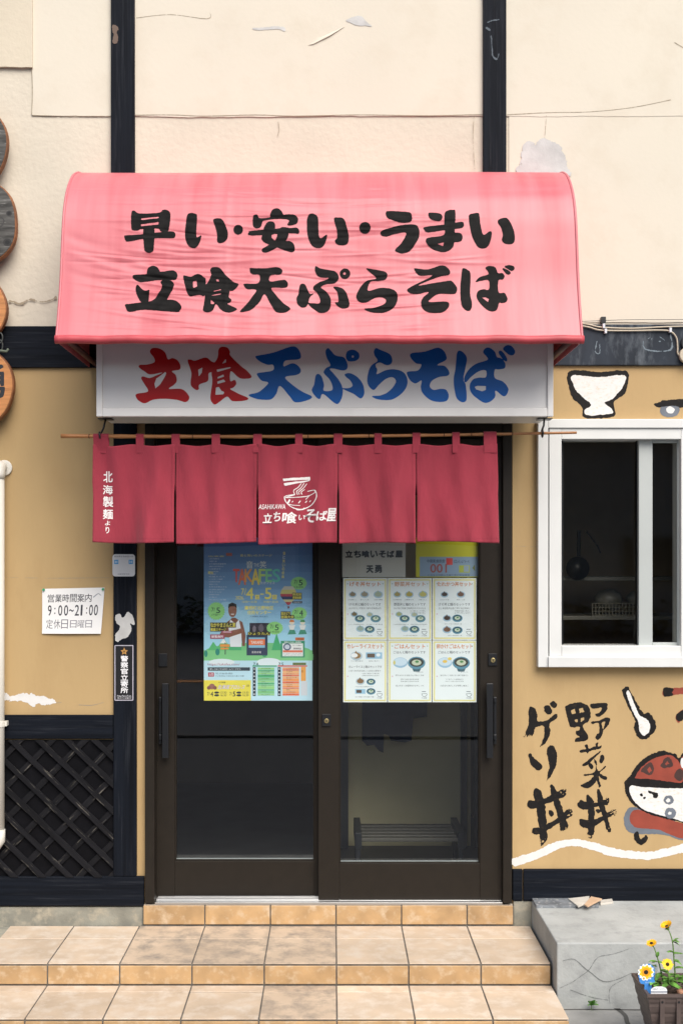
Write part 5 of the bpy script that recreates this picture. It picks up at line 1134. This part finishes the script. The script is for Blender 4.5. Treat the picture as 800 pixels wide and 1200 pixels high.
tag(p.build('picture_tag'), 'blue plant tag with a sunflower picture standing in the soil', 'plant tag')
p = Print(0, .0002, tagmap(4.115))
p.poly(pts('762,1174 762,1159.5 764,1157.5 768,1156 775,1156 779.5,1157.5 781,1160 781,1174'), 'e6e9ec'); p.rect(762, 1161.8, 781, 1163, '2f3c58'); p.text('ひまわり', 764, 1158, 770, 1160.4, '4a5360', .01); p.text('二八〇〇', 772, 1157.5, 779, 1160, '6a727c'); p.text('388', 767, 1164.5, 777, 1168, '3a4350')
tag(p.build('price_tag'), 'white plant price tag with a dark stripe at the front of the planter', 'plant tag')
p = Print(0, .0002, tagmap(4.23))
p.poly(pts('764,1150 763.5,1134 765,1130 767.5,1128.5 770,1131 770,1136 767.5,1142 767.5,1150'), 'dfe4ea'); p.ell(767.3, 1130.8, .8, .8, '9aa2ac')
tag(p.build('plain_tag'), 'narrow white plant tag behind the sunflower picture tag', 'plant tag')
# weed at the foot of the block
WD = thing('weed', 'small green weed growing from the crack at the foot of the block', 'weed', (1.055, -.61, 0))
m = MB()
c = (1.058, -.612, .0)
m.tube([c, (1.057, -.613, .022)], .0015, 6); m.build('stem', M_STEM, WD)
m = MB()
for dx, dz, L in ((.5, .7, .026), (-.3, .9, .024), (.9, .4, .022), (-.8, .3, .014), (.2, .9, .028)): leaf(m, (1.057, -.613, .020), (dx, -.45, dz), L * 1.5, L * .6, .2)
m.build('foliage', M_LEAF, WD, smooth=True)

# ------------------------------------------------------------------ inside the shop
BN = thing('slatted_bench', 'dark slatted bench standing inside behind the right door', 'bench', (.35, .65, .24))
m = MB(); zt = PZ(977, .6)
for i in range(5): m.box(PX(418, .6), PX(540, .6), .50 + i * .07, .545 + i * .07, zt - .018, zt)
m.build('seat', flat('55524a', .5), BN, bevel=.003)
m = MB()
for x in (PX(418, .6), PX(536, .6)): m.box(x - .012, x + .022, .49, .84, zt - .05, zt + .03)
for x in (PX(418, .6), PX(536, .6)):
    for y in (.50, .80): m.box(x - .006, x + .016, y, y + .025, .24, zt - .05)
m.build('frame', flat('25272a', .4), BN, bevel=.002)
IP = thing('interior_screen', 'olive beige screen with dark posts standing inside the right door', 'screen', (.4, 1.1, .24))
m = MB(); m.box(PX(404, 1.1), PX(551, 1.1), 1.1, 1.13, .24, 2.2); m.build('board', M_OLIVE, IP)
m = MB()
for a, b in ((398, 408), (540, 547), (556, 560)): m.box(PX(a, 1.05), PX(b, 1.05), 1.05, 1.098, .24, 2.2)
m.build('post', flat('2c2d2e', .5), IP)
CL = MB()
cl = pts('424,800 424,868 430,874 438,873 444,880 449,882 450,860 455,862 458,868 474,870 482,868 484,842 500,840 501,800')
CL.prism([(PX(x, .9), PZ(y, .9)) for x, y in cl], .90, .906)
tag(CL.build('hanging_cloth', material('navy_cloth', (.022, .03, .055), .8, .2, 8)), 'ragged navy cloth hanging inside behind the menu sheets', 'cloth')
# kitchen behind the window
SH = thing('kitchen_shelf', 'dim steel shelf in the kitchen behind the window', 'shelf', (1.4, .9, 1.4))
m = MB()
for py in (676, 722): m.box(1.0, 2.4, .75, 1.15, PZ(py, .75) - .02, PZ(py, .75))
m.build('board', flat('8a8a84', .35), SH, bevel=.002)
m = MB()
for x in (1.02, 2.36): m.box(x, x + .03, .77, 1.13, .24, PZ(676, .75) + .3)
m.build('upright', flat('6f706c', .4), SH)
WK = thing('kitchen_skimmer', 'round black strainer hanging by its handle in the kitchen', 'strainer', P(678, 640, .7))
m = MB(); m.tube([P(678, 622, .7), P(677.5, 652, .7)], .010, 8); m.tube([P(686, 622, .72), P(700, 640, .72), P(703, 648, .72)], .004, 6); m.build('handle', flat('1c1b1a', .5), WK)
m = MB(); c = Vector(P(676.5, 666, .7)); m.tube([c, c + Vector((0, .02, 0)), c + Vector((0, .04, 0))], [.062, .055, .03], 20); m.build('pan', flat('20201f', .4), WK, smooth=True)
BK = thing('plastic_basket', 'white plastic basket with bowls on the kitchen shelf', 'basket', P(720, 715, .8))
m = MB()
bx0, bx1 = PX(693, .8), PX(752, .8)
for i in range(16): x = bx0 + (bx1 - bx0) * i / 15; m.box(x, x + .005, .8, .805, PZ(722, .8) + .002, PZ(707, .8))
for j in range(4): z = PZ(722, .8) + .003 + j * (PZ(707, .8) - PZ(722, .8) - .006) / 3; m.box(bx0, bx1, .798, .7995, z, z + .005)
m.box(bx0, bx1, .82, 1.05, PZ(722, .8) + .002, PZ(721, .8)+.002)
m.build('cage', flat('8f8c80', .5), BK)
for px, py, r_, lab in ((712, 703, .075, 'clear bag of bowls'), (745, 702, .055, 'pale stacked bowl')):
    bm = bmesh.new(); bmesh.ops.create_uvsphere(bm, u_segments=20, v_segments=10, radius=r_)
    for v in bm.verts:
        v.co.z *= .8; v.co *= 1 + .06 * math.sin(v.co.x * 90) * math.cos(v.co.z * 110)
    me = bpy.data.meshes.new('wrapped_bowl'); bm.to_mesh(me); bm.free(); me.materials.append(flat('97968c', .3)); me.polygons.foreach_set('use_smooth', [True] * len(me.polygons))
    o = bpy.data.objects.new('wrapped_bowl', me); o.location = P(px, py, .92); C.objects.link(o); tag(o, lab + ' standing in the kitchen basket', 'bowl')

# ------------------------------------------------------------------ across the street (seen only mirrored in the glass)
OB = thing('house_opposite', 'pale rendered house across the street, mirrored in the door glass', 'house', (0, -26, 0))
mb = MB(); mb.box(-16, 11, -32, -26, -.119, 5.2); mb.build('wall', material('pale_house_render', (.55, .54, .51), .85, .1, 3), OB)
mb = MB(); mb.prism([(-16.6, 5.2), (11.6, 5.2), (11.0, 5.7), (-16, 5.7)], -32.4, -25.5); mb.build('roof', flat('3c4450', .6), OB)
for x in (-12, -1, 4.6, 8):
    m = MB(); m.box(x, x + 1.8, -25.99, -25.9, 1.2, 2.6); w_ = m.build('window', flat('8d8f8e', .4), OB)
    m = MB(); m.box(x + .1, x + 1.7, -25.895, -25.885, 1.3, 2.5); m.build('pane', flat('1c242c', .1), w_)
m = MB(); m.box(-6.4, -5.4, -25.99, -25.92, .05, 2.1); m.build('door', flat('3f3128', .5), OB)
HG = thing('hedge', 'low clipped hedge at the foot of the house across the street', 'hedge', (0, -24.8, 0))
m = MB()
for i in range(2600):
    x, y, z = random.uniform(-14, 9), random.uniform(-25.2, -24.6), random.uniform(-.1, .75 + .15 * math.sin(i))
    a = random.uniform(0, 6.28); l = random.uniform(.08, .16); u = Vector((math.cos(a), math.sin(a), random.uniform(-.6, .6))) * l; v = Vector((-math.sin(a), math.cos(a), random.uniform(-.6, .6))) * l * .6
    c = Vector((x, y, z)); m.add([c - u, c - v, c + u, c + v], [[0, 1, 2, 3]])
m.build('foliage', material('hedge_leaf', (.05, .09, .025), .6, .3, 8, island=.3), HG)
